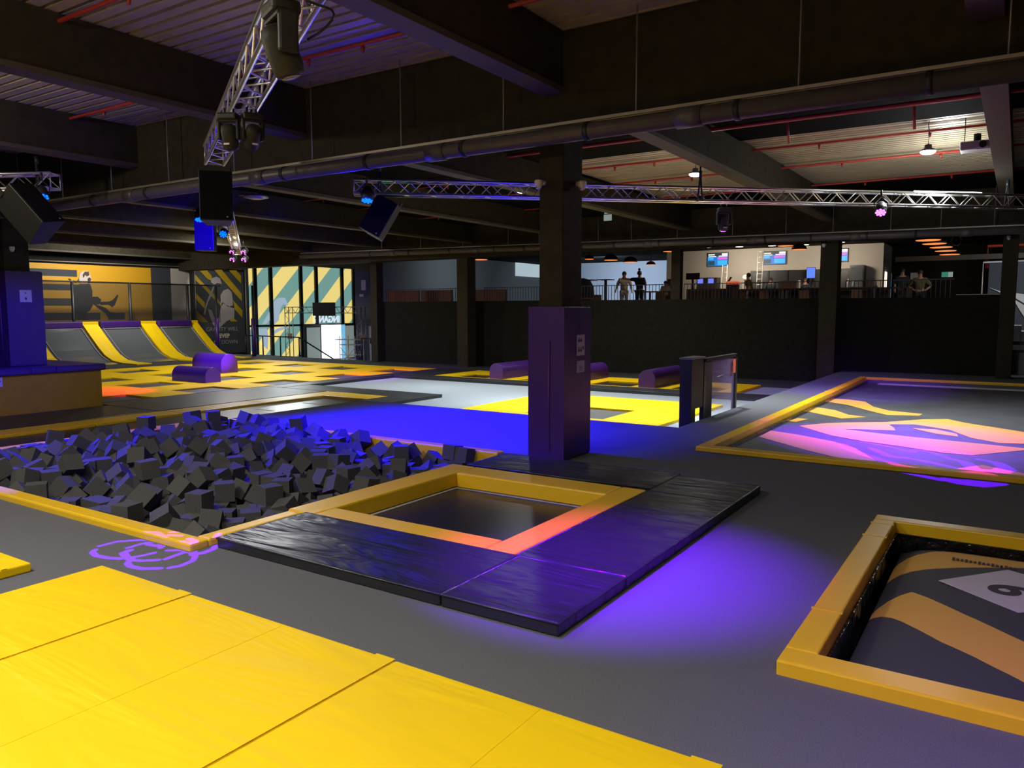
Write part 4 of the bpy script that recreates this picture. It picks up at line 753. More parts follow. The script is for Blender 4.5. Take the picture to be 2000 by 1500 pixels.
p=(-11.787,24.000,5.081); e=empty('exit_sign',p,'white emergency light box hanging right of the column','sign'); MB().box(p[0]-.14,p[0]+.14,p[1]-.02,p[1]+.02,p[2]-.1,p[2]+.1).build('box','signwhite',e); m=MB(); m.box(p[0]-.12,p[0]-.02,p[1]-.02,p[1]+.02,p[2]+.13,p[2]+.17); m.box(p[0]+.02,p[0]+.12,p[1]-.02,p[1]+.02,p[2]+.13,p[2]+.17); m.build('lamp_head','signwhite',e); MB().tube([(p[0],p[1],p[2]+.1),(p[0],p[1],5.35)],.01,5).build('rod','black',e)
p=(-31.338,20.000,5.514); e=empty('ceiling_unit',p,'dim grey lamp housing hanging under the far left ceiling','light fitting'); MB().box(p[0]-.3,p[0]+.3,p[1]-.12,p[1]+.12,p[2]-.08,p[2]+.08).build('body','grey',e,bevel=.03); MB().tube([(p[0],p[1],p[2]+.08),(p[0],p[1],5.4)],.01,5).build('rod','black',e)
p=(-11.511,9.300,4.053); e=empty('floodlight',p,'dark floodlight fitting on the girder right of the hanging speaker','light fitting'); MB().lathe([(.05,0),(.2,-.03),(.22,-.06),(.1,-.09)],(p[0],p[1],p[2]),18).build('shade','steel',e); m=MB(); m.tube([(p[0]-.45,p[1],p[2]+.02),(p[0],p[1],p[2])],.02,6); m.build('arm','steel',e)

# ---------------------------------------------------------------- cafe deck
struct(B(-30.2,-30,32,54,-2,5.5).build('wall_side','greywall'),'grey side wall of the cafe')
struct(B(-30,-18.2,50,50.2,-2,5.5).build('wall_back','bluewall'),'pale blue back wall of the cafe')
m=MB(); m.box(-17.3,-5.83,43,43.2,1.85,6.0); m.box(-6.0,-5.83,43.2,50,1.85,6); m.box(-17.3,-17.1,43.2,50,1.85,6); struct(m.build('wall_bar','creamwall'),'cream wall behind the bar')
struct(B(-5.8,-.2,46,46.2,1.85,5.4).build('wall_back','blackwall'))
def person(x,y,z,h,face,shirt,pants,lab,arms=((-.24,0),( .24,0)),lean=0,hairstyle='short',pose=None,legs=True):
    # skeleton in local frame facing -Y, skinned as one body
    e=empty('person',(x,y,z),lab,'person','people on the cafe deck',(0,0,face)); k=h/1.75; e.scale=(k,k,k)
    hp=.95
    J={'pel':(0,0,hp),'wai':(0,-.01+lean*.3,1.12),'che':(0,lean*.8,1.35),'nek':(0,lean,1.5),'hea':(0,lean-.01,1.6),'top':(0,lean+.0,1.72)}
    ed=[('pel','wai'),('wai','che'),('che','nek'),('nek','hea'),('hea','top')]
    rad={'pel':(.15,.11),'wai':(.14,.10),'che':(.17,.11),'nek':(.06,.06),'hea':(.082,.095),'top':(.06,.07)}
    for s,nm in ((-1,'l'),(1,'r')):
        J['hip'+nm]=(s*.1,0,.88); J['kne'+nm]=(s*.11,-.02,.48); J['ank'+nm]=(s*.11,.02,.09); J['toe'+nm]=(s*.13,-.15,.04)
        ed+=[('pel','hip'+nm),('hip'+nm,'kne'+nm),('kne'+nm,'ank'+nm),('ank'+nm,'toe'+nm)]
        rad.update({'hip'+nm:(.095,.1),'kne'+nm:(.062,.065),'ank'+nm:(.045,.05),'toe'+nm:(.04,.03)})
        J['sho'+nm]=(s*.19,lean,1.42); ed.append(('che','sho'+nm)); rad['sho'+nm]=(.065,.065)
        a=(pose or {}).get(nm)
        if a: el,wr,ha=a
        else: el,wr,ha=(s*.26,lean+.02,1.14),(s*.27,lean-.06,.9),(s*.26,lean-.1,.8)
        J['elb'+nm]=el; J['wri'+nm]=wr; J['han'+nm]=ha; ed+=[('sho'+nm,'elb'+nm),('elb'+nm,'wri'+nm),('wri'+nm,'han'+nm)]
        rad.update({'elb'+nm:(.045,.045),'wri'+nm:(.032,.032),'han'+nm:(.04,.025)})
    def skin(keys,name,mt,grow=0,rootk='pel'):
        ks=[q for q in J if q in keys]; ix={q:i for i,q in enumerate(ks)}
        me=bpy.data.meshes.new(name); me.from_pydata([J[q] for q in ks],[(ix[a],ix[b]) for a,b in ed if a in ix and b in ix],[])
        o=bpy.data.objects.new(name,me); C.objects.link(o); o.parent=e
        bm=bmesh.new(); bm.from_mesh(me); ly=bm.verts.layers.skin.verify(); bm.verts.ensure_lookup_table()
        for q in ks: s=bm.verts[ix[q]][ly]; r=rad[q]; s.radius=(r[0]+grow,r[1]+grow); s.use_root=(q==rootk)
        bm.to_mesh(me); bm.free()
        o.modifiers.new('skin','SKIN'); sb=o.modifiers.new('sub','SUBSURF'); sb.levels=1; sb.render_levels=1; me.materials.append(M[mt])
        return o
    skin(set(J),'body','skin')
    skin({'wai','che','shol','shor','elbl','elbr','pel'},'shirt',shirt,.03,'pel')
    skin({'pel','hipl','hipr','knel','kner','ankl','ankr'},'trousers',pants,.012,'pel')
    hd=V3((0,lean,1.66))
    m=MB(); m.lathe([(.07,-.06),(.095,-.02),(.098,.04),(.08,.09),(.04,.12),(.005,.13)],hd+V3((0,.022,0)),14)
    if hairstyle=='bun': m.lathe([(.02,.12),(.05,.15),(.055,.19),(.03,.23),(.005,.235)],hd+V3((0,.04,0)),12)
    m.build('hair','hair',e,local=True)
    m=MB(); m.tube([hd+V3((0,-.085,-.03)),hd+V3((0,-.115,-.055)),hd+V3((0,-.09,-.065))],[.008,.013,.008],6); m.build('nose','skin',e,local=True)
    m=MB()
    for s in (-1,1): m.lathe([(.009,0),(.007,.005)],hd+V3((s*.033,-.086,-.015)),8,0,Matrix.Rotation(PI/2,3,'X'))
    m.build('eyes','ink',e,local=True)
    return e
person(*(-14.636,31.500,2.993)[:2],1.85,1.78,math.radians(25),'cream','cream','man in cream shirt and pale trousers facing the pointing woman',pose={'l':((-.3,.02,1.16),(-.36,-.1,.94),(-.37,-.14,.86)),'r':((.3,.02,1.16),(.34,-.05,.93),(.34,-.09,.84))})
person(*(-13.817,31.300,2.975)[:2],1.85,1.78,math.radians(180),'blackcloth','jeans','woman with hair bun in black shirt stretching out one arm',hairstyle='bun',pose={'r':((.46,0,1.42),(.7,-.02,1.45),(.8,-.02,1.46)),'l':((-.27,.02,1.15),(-.26,-.05,.92),(-.25,-.08,.84))})
person(*(-10.895,41.300,3.482)[:2],1.85,1.75,math.radians(10),'slatecloth','blackcloth','bar worker in slate polo shirt between the ladder and wooden box')
person(*(-10.350,36.000,3.309)[:2],1.85,1.78,math.radians(-60),'olive','jeans','person in dark jacket leaning forward beside the ladder',lean=-.16)
person(*(-9.208,41.500,3.530)[:2],1.85,1.7,math.radians(0),'blackcloth','blackcloth','bar worker in black beside the small blue screen')
person(*(-3.904,34.000,3.114)[:2],1.85,1.7,math.radians(20),'blackcloth','blackcloth','man in black shirt standing by the end of the cream wall')
person(*(-3.183,33.000,3.069)[:2],1.75,1.68,math.radians(10),'olive','blackcloth','man in olive shirt with hands on his hips',pose={'l':((-.4,.08,1.16),(-.2,-.04,1.0),(-.14,-.06,.98)),'r':((.4,.08,1.16),(.2,-.04,1.0),(.14,-.06,.98))})
person(*(-15.731,39.000,3.405)[:2],1.85,1.62,math.radians(30),'cream','jeans','person in pale top seated by the counter near the thin column')
# tv screens
def tv(x0,x1,z0,z1,y,lab):
    e=empty('menu_screen',((x0+x1)/2,y,z0),lab,'screen','menu screens over the bar'); w=x1-x0; h=z1-z0
    MB().box(x0,x1,y-.06,y,z0,z1).build('bezel','black',e)
    q=lambda a,b,c,d: MB().box(x0+w*a,x0+w*b,y-.066,y-.06,z0+h*c,z0+h*d)
    pc=q(.02,.98,.04,.74).build('picture',M.setdefault('scrblue',glow('screen blue',(.02,.22,.75),.9)),e)
    q(.02,.98,.74,.97).build('header',M.setdefault('scrdark',glow('screen dark',(.06,.07,.08),.5)),e)
    a=lambda A,Bq,Cq,D,mt,nm: MB().box(x0+w*A,x0+w*Bq,y-.07,y-.066,z0+h*Cq,z0+h*D).build(nm,mt,pc)
    M.setdefault('scrcy',glow('screen cyan',(.03,.5,.95),1)); M.setdefault('scrpk',glow('screen pink',(.8,.15,.75),1)); M.setdefault('scrwh',glow('screen white',(.9,.9,.85),1.2)); M.setdefault('scrdk',glow('screen deep',(.02,.07,.1),.8))
    a(.05,.36,.82,.9,'scrwh','caption'); a(.7,.97,.8,.95,'scrwh','caption'); a(.06,.42,.7,.76,'scrwh','caption'); a(.55,.97,.72,.78,'scrwh','caption')
    a(.04,.3,.5,.66,'scrcy','tile'); a(.5,.95,.5,.68,'scrpk','tile'); a(.5,.95,.1,.44,'scrcy','tile'); a(.04,.36,.08,.4,'scrdk','tile')
    return e
tv(-14.85,-13.66,4.38,5.14,42.97,'leftmost blue menu screen on the cream wall'); tv(-11.78,-10.54,4.39,5.1,42.97,'middle blue menu screen on the cream wall'); tv(-8.75,-7.46,4.42,5.1,42.97,'right menu screen partly behind the far column')
# pendant domes
def pendant(x,y,z,r,mt,lab,grp,h=.8):
    e=empty('pendant_lamp',(x,y,z),lab,'pendant lamp',grp)
    MB().lathe([(r*math.cos(t*PI/16),h*r*math.sin(t*PI/16)) for t in range(0,8)]+[(.03,h*r)],(x,y,z),18).build('shade','black',e)
    MB().lathe([(r*.94,.01),(r*.9,-.012),(r*.5,-.02)],(x,y,z),18).build('lit_inside',mt,e)
    MB().tube([(x,y,z+h*r),(x,y,5.35)],.012,5).build('cord','black',e)
pn=[(1151,506,36,.25),(1193,508,36,.37),(1231,512,36,.35),(1271,517,36,.23),(1307,491,36,.31),(1269,487,36,.3),(938,507,36,.4),(1521,480,36,.36),(1560,486,36,.33),(1508,474,35,.5)]
for k,(a,b2,c3,rr2) in enumerate([((-18.706,36.000,4.583),0,0,.25),((-17.482,36.000,4.488),0,0,.37),((-16.409,36.000,4.349),0,0,.35),((-15.311,36.000,4.188),0,0,.23),((-14.366,36.000,4.797),0,0,.31),((-14.524,34.000,4.774),0,0,.3),((-23.468,33.000,4.567),0,0,.4),((-8.893,36.000,4.821),0,0,.36),((-8.293,36.000,4.637),0,0,.32),((-9.217,35.000,4.901),0,0,.5),((-21.888,36.000,4.969),0,0,.3),((-25.329,33.000,4.741),0,0,.35)]):
    pendant(a[0],a[1],a[2],rr2,'warm','black dome pendant with warm glow, %s from the left over the cafe'%(['third','fourth','fifth','sixth','eighth','seventh','second','tenth','eleventh','ninth','nearest the column','first'][k]),'black dome pendants over the cafe')
for k,a in enumerate([(-13.470,39.000,5.151),(-11.870,39.000,5.106),(-10.266,39.000,5.084),(-8.732,39.000,5.064),(-7.133,39.000,5.109)]):
    pendant(a[0],a[1],a[2],.2,'warmwhite','small white lit pendant before the cream wall, %s from the left'%ordn[k],'small white pendants over the bar')
for k,a in enumerate([(-2.878,29.473,4.450),(-2.848,31.571,4.450),(-2.803,33.420,4.450),(-2.737,35.494,4.450),(-2.734,37.776,4.450),(-2.751,40.345,4.450)]):
    pendant(a[0],a[1],a[2],.44,'warm','wide orange glowing disc lamp at right, %s in the receding row'%ordn[k],'row of orange disc lamps at right',.35)
# deck railings
for k,(x0,x1,lb) in enumerate(((-24.8,-20,'thin black balcony railing at the far left of the deck'),(-19.2,-10.9,'thin black balcony railing between the left far column and thin column'),(-10.3,-5.5,'thin black balcony railing in front of the bar'),(-4.8,-1.7,'thin black balcony railing right of the bar'))):
    e=empty('balcony_railing',((x0+x1)/2,27.3,2.36),lb,'railing','balcony railings of the cafe deck')
    MB().box(x0,x1,27.28,27.32,2.9,2.93).build('top_rail','blackmetal',e)
    m=MB(); x=x0
    while x<x1: m.box(x,x+.016,27.292,27.308,2.36,2.9); x+=.13
    m.build('bars','blackmetal',e)
# bar counter and back cabinets
p0=(-13.437,40.000,3.176); p1=(-5.817,40.000,3.050)
e=empty('bar_counter',((p0[0]+p1[0])/2,40,1.85),'long wooden bar counter before the cream wall','counter')
MB().box(p0[0],p1[0],39.7,40.3,1.85,2.95).build('front','tan',e); MB().box(p0[0]-.1,p1[0]+.1,39.6,40.4,2.95,3.03).build('top','wood',e); MB().box(p1[0]-.1,p1[0]+.14,39.6,40.4,1.85,3.1).build('end_panel','grey',e)
for k in range(7): MB().box(p0[0]+(k+.5)*(p1[0]-p0[0])/7-.02,p0[0]+(k+.5)*(p1[0]-p0[0])/7+.02,39.68,39.7,1.85,2.95).build('board_joint','wood',e)
a=(-12.264,42.600,4.128); b2=(-7.370,42.600,2.620)
for k in range(5):
    w=((-7.253,42.600,3.986)[0]-a[0])/5; x=a[0]+k*w
    e=empty('glass_fridge',(x+w/2,42.6,1.85),'black glass fronted fridge under the menu screens, %s from the left'%ordn[k],'fridge','black fridges behind the bar')
    MB().box(x+.02,x+w-.02,42.35,42.95,1.85,4.05).build('cabinet','black',e); dr=MB().box(x+.08,x+w-.08,42.33,42.35,2.0,3.95).build('door','blackmetal',e); MB().tube([(x+.12,42.31,2.6),(x+.12,42.31,3.6)],.015,5).build('handle','steel',dr)
e=empty('tall_fridge',(-6.890,42.400,3.508),'black tall fridge at right end of the fridge row','fridge'); q=(-6.890,42.400,3.508); MB().box(q[0]-.35,q[0]+.3,42.2,42.95,1.85,4.2).build('cabinet','blackmetal',e); MB().box(q[0]-.3,q[0]+.25,42.18,42.2,1.95,4.1).build('door','slate',e)
q=(-9.031,41.900,3.851); e=empty('till_screen',q,'small bright blue screen at the bar beside far column','screen'); MB().box(q[0]-.22,q[0]+.22,41.88,41.92,q[2]-.28,q[2]+.28).build('bezel','black',e); MB().box(q[0]-.2,q[0]+.2,41.87,41.88,q[2]-.26,q[2]+.26).build('picture',glow('till blue',(.08,.2,1),1.1),e); MB().box(q[0]-.03,q[0]+.03,41.88,41.93,3.0,q[2]-.28).build('stand','black',e)
q=(-9.605,40.000,3.440); e=empty('menu_box',q,'brown wooden box with pale end on the bar counter','box'); MB().box(q[0]-.45,q[0]+.35,39.8,40.2,3.03,3.4).build('body','tan',e); MB().box(q[0]+.35,q[0]+.45,39.78,40.22,3.03,3.42).build('end','creamwall',e)
for k,(px,hh) in enumerate(((0,.42),(1,.3))):
    q=((-6.901,40.000,3.262),(-6.674,40.000,3.258))[k]; o=MB().lathe([(.06,0),(.065,.02),(.065,hh*.6),(.03,hh*.75),(.028,hh)],(q[0],40,3.03),12).build('bottle','white'); tag(o,('taller','shorter')[k]+' white bottle standing on the bar counter right of the column','bottle','white bottles on the bar')
# red topped cabinet, coffee machine, round light
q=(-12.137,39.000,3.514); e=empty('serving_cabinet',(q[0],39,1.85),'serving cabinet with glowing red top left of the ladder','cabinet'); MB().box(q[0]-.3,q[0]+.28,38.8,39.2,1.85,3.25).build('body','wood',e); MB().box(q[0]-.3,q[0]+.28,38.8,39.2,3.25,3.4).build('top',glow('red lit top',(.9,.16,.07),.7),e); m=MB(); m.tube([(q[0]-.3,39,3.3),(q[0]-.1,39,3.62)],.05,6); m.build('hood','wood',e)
q=(-13.432,39.000,3.543); e=empty('coffee_machine',(q[0],39,1.85),'steel coffee machine with two blue displays on a counter','machine'); MB().box(q[0]-.5,q[0]+.55,38.7,39.3,3.03,3.6).build('body','steel',e)
for s in (-.3,.25): MB().box(q[0]+s-.14,q[0]+s+.14,38.68,38.7,3.3,3.55).build('display',M.setdefault('disp',glow('display blue',(.2,.25,1),.9)),e)
MB().box(q[0]-1.0,q[0]+1.2,38.6,39.4,1.85,3.03).build('counter','wood',e)
q=(-11.548,39.000,3.603); e=empty('round_lamp',q,'small round white lamp on the counter','lamp'); MB().lathe([(.02,-.1),(.1,-.05),(.11,.02),(.07,.09),(.01,.11)],q,12).build('globe','warmwhite',e); MB().tube([(q[0],q[1],3.03),(q[0],q[1],q[2]-.09)],.02,6).build('stem','black',e)
# ladders
for k,(xa,lb) in enumerate((((-13.207,40.600,3.589),'tall pale step ladder before the left menu screen'),((-11.334,40.600,3.548),'tall white step ladder between the menu screens'))):
    x=xa[0]; z1=(4.35,5.05)[k]; e=empty('ladder',(x,40.8,1.85),lb,'ladder','ladders behind the bar')
    for s in (-.13,.13): MB().tube([(x+s,40.6,1.85),(x+s,41.0,z1)],.022,6).build('side_rail','figure' if k==0 else 'white',e)
    m=MB(); n=int((z1-1.9)/.28)
    for j in range(1,n+1): t=j/(n+.3); m.tube([(x-.13,40.6+.4*t,1.85+(z1-1.85)*t),(x+.13,40.6+.4*t,1.85+(z1-1.85)*t)],.015,5)
    m.build('rung','figure' if k==0 else 'white',e)
# screen on grey wall, sofas, tables, chairs
e=empty('projection_screen',(-29.900,47.902,5.104),'blank white projection screen left of the central column','screen'); 
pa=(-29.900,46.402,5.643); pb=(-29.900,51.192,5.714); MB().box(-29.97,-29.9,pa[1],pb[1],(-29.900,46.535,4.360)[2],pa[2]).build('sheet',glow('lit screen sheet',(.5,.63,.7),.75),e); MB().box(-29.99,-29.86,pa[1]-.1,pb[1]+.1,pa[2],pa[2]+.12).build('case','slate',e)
for k,(xa,xb,yy) in enumerate((((-27.062,30.000,2.903)[0],(-25.029,30.000,2.877)[0],30),((-24.832,30.000,2.874)[0],(-22.950,30.000,2.850)[0],30),((-22.245,30.500,2.850)[0],(-20.168,30.500,2.823)[0],30.5),((-15.858,30.500,2.588)[0],(-15.234,30.500,2.582)[0],30.5))):
    e=empty('bench_sofa',((xa+xb)/2,yy,1.85),'red brown high backed bench on the deck, %s from the left'%ordn[k],'bench','red brown benches on the deck')
    MB().box(xa,xb,yy,yy+.6,1.85,2.3).build('seat','redwood',e); MB().box(xa,xb,yy-.12,yy,1.85,2.9 if k<3 else 2.6).build('backrest','redwood',e); MB().box(xa,xb,yy-.13,yy+.01,2.9 if k<3 else 2.6,2.94 if k<3 else 2.63).build('cap_rail','wood',e)
def table(x,y,h,w,d,lab,grp,high=False):
    e=empty('table',(x,y,1.85),lab,'table',grp)
    MB().box(x-w/2,x+w/2,y-d/2,y+d/2,1.85+h-.04,1.85+h).build('tabletop','wood',e)
    if high: MB().tube([(x,y,1.85),(x,y,1.85+h-.04)],.07,8).build('post','black',e); MB().lathe([(.28,0),(.26,.03),(.05,.05)],(x,y,1.85),14).build('foot','black',e)
    else:
        for s in (-1,1):
            for t in (-1,1): MB().box(x+s*(w/2-.06)-.025,x+s*(w/2-.06)+.025,y+t*(d/2-.06)-.025,y+t*(d/2-.06)+.025,1.85,1.85+h-.04).build('leg','black',e)
def chair(x,y,rz,lab,grp='dark chairs on the deck'):
    e=empty('cafe_chair',(x,y,1.85),lab,'chair',grp,(0,0,rz))
    MB().box(-.21,.21,-.21,.21,.43,.47).build('seat','wood',e,local=True); MB().box(-.2,.2,.18,.22,.47,.9).build('backrest','wood',e,local=True)
    for s in (-1,1):
        for t in (-1,1): MB().tube([(s*.18,t*.18,.43),(s*.2,t*.2,0)],.017,5).build('leg','black',e,local=True)
for k,q in enumerate(((-17.165,33.000,3.432),(-16.279,33.000,3.413))): table(q[0],33,1.65 if 0 else 1.55,.62,.62,'tall round post table by the blue wall, %s from the left'%ordn[k],'post tables by the blue wall',True)
tb=[((-12.932,31.500,2.813)[0],31.5),((-10.451,30.500,2.758)[0],30.5),((-8.521,30.500,2.730)[0],30.5),((-6.994,30.500,2.709)[0],30.5),((-5.113,30.500,2.682)[0],30.5),((-3.853,30.500,2.791)[0],30.5)]
for k,(x,y) in enumerate(tb):
    table(x,y,.92,1.3 if k!=5 else 1.0,.7,'dark cafe table behind the balcony railing, %s from the left'%ordn[k],'cafe tables behind the railing')
    for s in (-.4,.4):
        chair(x+s,y+.75,0.0 if s<0 else .15,'dark wooden cafe chair at the %s table, %s side'%(ordn[k],'left' if s<0 else 'right'))
q=(-15.369,29.000,2.818); e=empty('egg_chair',(q[0],29,1.85),'black rounded armchair just right of the central column','chair'); MB().lathe([(.12,0),(.2,.1),(.42,.35),(.5,.7),(.46,1.1),(.3,1.38),(.05,1.45)],(q[0],29,1.85),18).build('shell','blackcloth',e); MB().lathe([(.36,.55),(.38,.6),(.2,.64)],(q[0]+.2,28.8,1.85),14).build('cushion','redwood',e)
q=(-13.882,38.000,3.520); e=empty('dark_monitor',q,'dark monitor on the counter right of the thin column','monitor'); MB().box(q[0]-.35,q[0]+.35,37.98,38.04,q[2]-.02,q[2]+.3).build('panel','black',e); MB().box(q[0]-.05,q[0]+.05,37.98,38.04,1.85,q[2]).build('stand','black',e)
q=(-15.904,40.000,3.629); e=empty('drink_dispenser',(q[0],40,1.85),'clear drink dispenser with red lid left of the thin column','dispenser'); MB().box(q[0]-.35,q[0]+.35,39.8,40.2,1.85,3.0).build('stand','wood',e); MB().lathe([(.2,0),(.24,.05),(.24,.5),(.2,.55)],(q[0]+.1,40,3.0),14).build('tank','grey',e); MB().lathe([(.22,.55),(.22,.62)],(q[0]+.1,40,3.0),14).build('lid','red',e)
# right side: exit sign, white board, red pipe frame, light gaps, stairs poster
q=(-3.198,45.900,3.774); e=empty('exit_sign',q,'pale green running man exit sign on the dark wall','sign'); MB().box(q[0]-.25,q[0]+.05,45.88,45.95,q[2]-.13,q[2]+.13).build('green_panel','signgreen',e); MB().box(q[0]+.05,q[0]+.25,45.88,45.95,q[2]-.13,q[2]+.13).build('arrow_panel','signwhite',e)
q=(-4.628,45.900,3.731); e=empty('wall_board',q,'small white board on the dark wall behind two men','board'); MB().box(q[0]-.26,q[0]+.26,45.92,45.98,q[2]-.17,q[2]+.17).build('sheet','paper',e)
pa=(-5.670,43.600,3.649); pb=(-5.342,43.600,3.641)
for k,(yy0,yy1,mt,lb) in enumerate(((43.7,44.3,'warmwhite','tall warm lit slot in the side of the cream wall'),(46.2,47.3,'doorblue','tall blue lit slot in the side of the cream wall'))):
    e=empty('light_slot',(-5.8,yy0,2.0),lb,'light','lit slots in the cream wall'); MB().box(-5.83,-5.8,yy0,yy1,1.9,3.9).build('glow_panel',mt,e)
e=empty('sprinkler_pipe',(-1.148,36.000,4.394),'red pipe bending down at the far right by the dark wall','pipe'); a=(-1.151,36.000,4.453); MB().tube([(a[0],36,3.6),(a[0],36,a[2]),(a[0]+3,36,a[2])],.06,8).build('pipe','red',e)
e=empty('cable_tray',(-2.355,36.000,3.979),'grey cable tray crossing the dark wall at right','tray'); a=(-4.362,36.000,4.029); MB().box(a[0],a[0]+6,35.5,35.65,a[2]-.1,a[2]+.1).build('tray','beamedge',e)
q=(-1.685,27.000,4.044); e=empty('ring_hook',q,'thin black ring hanging near the right column','ring'); m=MB(); m.tube([(q[0]+.13*math.cos(t*PI/8),27.0,q[2]+.15*math.sin(t*PI/8)) for t in range(17)],.01,5); m.build('ring','grey',e)
# stair poster and rail at the right picture edge
e=empty('wall_poster',(.2,33,-.4),'white and dark figure poster seen at the right picture edge','poster')
a=(-1.274,36.000,3.821); MB().box(a[0]+.2,6,35.9,36,-.4,a[2]).build('backing',mat('blue slate',(.06,.07,.085),.7),e); m=MB(); m.tube([(a[0],35.9,1.6),(a[0],35.9,a[2]),(6,35.9,a[2]+.15)],.04,6); m.build('frame_tube','white',e)
m=MB(); m.prism([(-1.04,35.85,2.84),(-0.56,35.85,2.66),(-0.20,35.85,2.62),(0.12,35.85,2.57),(0.20,35.85,1.65),(-0.03,35.85,2.03),(-0.26,35.85,2.49),(-0.63,35.85,2.62)],(0,-.02,0)); m.prism([(-0.24,35.85,1.31),(0.09,35.85,1.06),(0.14,35.85,0.26),(-0.24,35.85,0.21)],(0,-.02,0)); m.build('figure_print','white',e)
e=empty('staircase',(.3,32,-.4),'pale staircase edge at the right picture edge','stairs'); m=MB(); 
for k in range(8): m.box(-.2+k*.28,.1+k*.28,31,32,-.4,1.45-k*.19)
m.build('steps','paper',e); m=MB(); m.tube([(-.15,31,2.35),(2.2,31,.8)],.03,6); m.build('handrail','steel',e)
struct(B(-.6,9,36.05,36.3,-2,5.4).build('wall_back','blackwall')); struct(B(-.3,9,27.1,36,-.6,-.4).build('floor','greycarpet'))
e=empty('low_barrier',(.3,27.4,0),'black low barrier with grey panel at the right picture edge','barrier'); MB().box(-.28,2.5,27.3,27.36,.05,.72).build('panel','grey',e); m=MB(); m.box(-.3,2.5,27.28,27.38,.95,1.05); m.box(-.3,2.5,27.28,27.38,.72,.8); m.box(-.32,-.22,27.27,27.39,0,1.1); m.build('frame','blackmetal',e)
# entrance well: truss portal, black screen, scaffold, poster board
def gate():
    e=empty('truss_portal',(*(-32.626,31.000,0.698)[:2],-1.9),'dull aluminium truss portal standing in the entrance well','truss')
    x0=(-36.030,31.000,0.645)[0]; x1=(-29.906,31.000,0.741)[0]; zt=(-35.966,31.000,2.144)[2]
    for xa in (x0,x1-.33):
        m=MB()
        for x in (xa,xa+.33):
            for yy in (30.9,31.2): m.tube([(x,yy,-1.9),(x,yy,zt)],.022,6)
        z=-1.9; k=0
        while z<zt-.3: m.tube([(xa+.33*(k%2),30.9,z),(xa+.33*((k+1)%2),30.9,z+.3)],.013,5); z+=.3; k+=1
        m.build('leg','steel',e)
    m=MB()
    for zz in (zt,zt-.33):
        for yy in (30.9,31.2): m.tube([(x0,yy,zz),(x1,yy,zz)],.022,6)
    x=x0; k=0
    while x<x1-.3: m.tube([(x,30.9,zt-.33*(k%2)),(x+.3,30.9,zt-.33*((k+1)%2))],.013,5); x+=.3; k+=1
    m.build('cross_beam','steel',e)
    for xa in (x0+.3,x1-.05): MB().box(xa-.05,xa+.3,30.85,30.88,.3,.62).build('label_board','tan',e)
gate()
e=empty('monitor',(-32.484,30.600,2.021),'black flat screen hung on the truss portal','screen'); a=(-33.370,30.600,2.395); b=(-31.615,30.600,1.655); MB().box(a[0],b[0],30.6,30.66,b[2],a[2]).build('panel','black',e,bevel=.01); MB().box((a[0]+b[0])/2-.1,(a[0]+b[0])/2+.1,30.66,30.9,b[2]+.2,a[2]-.1).build('bracket','steel',e)
e=empty('scaffold_tower',(-33.147,33.000,-0.569),'white mobile scaffold tower right of the bright doorway','scaffold'); x0=(-33.739,33.000,-0.587)[0]; x1=(-32.481,33.000,-0.549)[0]
for x in (x0,x1):
    for yy in (33,33.7): MB().tube([(x,yy,-1.9),(x,yy,.45)],.025,6).build('upright','white',e)
for z in (-1.3,-.7,-.1,.2): MB().box(x0-.4*(z>.1),x1,33,33.7,z,z+.05).build('platform','white',e)
m=MB(); m.tube([(x0,33,-1.3),(x1,33,-.2)],.018,5); m.tube([(x0,33,-.2),(x1,33,-1.3)],.018,5); m.build('brace','white',e)
e=empty('leaning_board',(-28.798,30.500,0.499),'tall pale board leaning near the end of the black wall','board'); a=(-29.004,30.500,1.122); b=(-28.560,30.500,-0.312); m=MB(); m.prism([(a[0],30.5,a[2]),(b[0],30.5,a[2]),(b[0],30.4,-1.9),(a[0]+.2,30.4,-1.9)],(0,.04,0)); m.build('sheet',mat('pale green board',(.4,.45,.38),.6),e); m=MB(); m.box(a[0]+.2,b[0]-.05,30.36,30.39,.2,.5); m.build('print','ink',e)
q=(-32.601,34.000,3.441); e=empty('wall_sign',q,'white sign on the dark pier beside the black wall','sign','white signs on the dark pier'); MB().box(q[0]-.18,q[0]+.18,33.9,33.95,q[2]-.3,q[2]+.3).build('sheet','white',e)
q=(-32.783,34.000,2.839); e=empty('wall_sign',q,'small white label below the larger white sign','sign','white signs on the dark pier'); MB().box(q[0]-.16,q[0]+.16,33.9,33.95,q[2]-.08,q[2]+.08).build('sheet','white',e)
a=(-33.346,34.000,2.143); b=(-32.058,34.000,2.140); struct(B(a[0],b[0],33.95,34.2,-1.9,5.4).build('wall_pier','greywall'))

# ---------------------------------------------------------------- lighting
def light(name,kind,loc,power,col=(1,1,1),aim=None,size=.3,size_y=None,angle=60,blend=.8,spread=None,radius=.05,off=0):
    l=bpy.data.lights.new(name,kind); l.energy=power; l.color=col
    if kind=='AREA':
        l.size=size
        if size_y: l.shape='RECTANGLE'; l.size_y=size_y
        else: l.shape='DISK'
        if spread: l.spread=math.radians(spread)
    else: l.shadow_soft_size=radius
    if kind=='SPOT': l.spot_size=math.radians(angle); l.spot_blend=blend
    o=bpy.data.objects.new(name,l); C.objects.link(o); loc=V3(loc)
    if aim is not None:
        d=(V3(aim)-loc).normalized(); o.rotation_euler=d.to_track_quat('-Z','Y').to_euler(); loc=loc+d*off
    o.location=loc
    return o
BLUE=(.012,.0,1); PURP=(.2,.0,1)
W=(1,.97,.93); CW=(.9,.96,1)
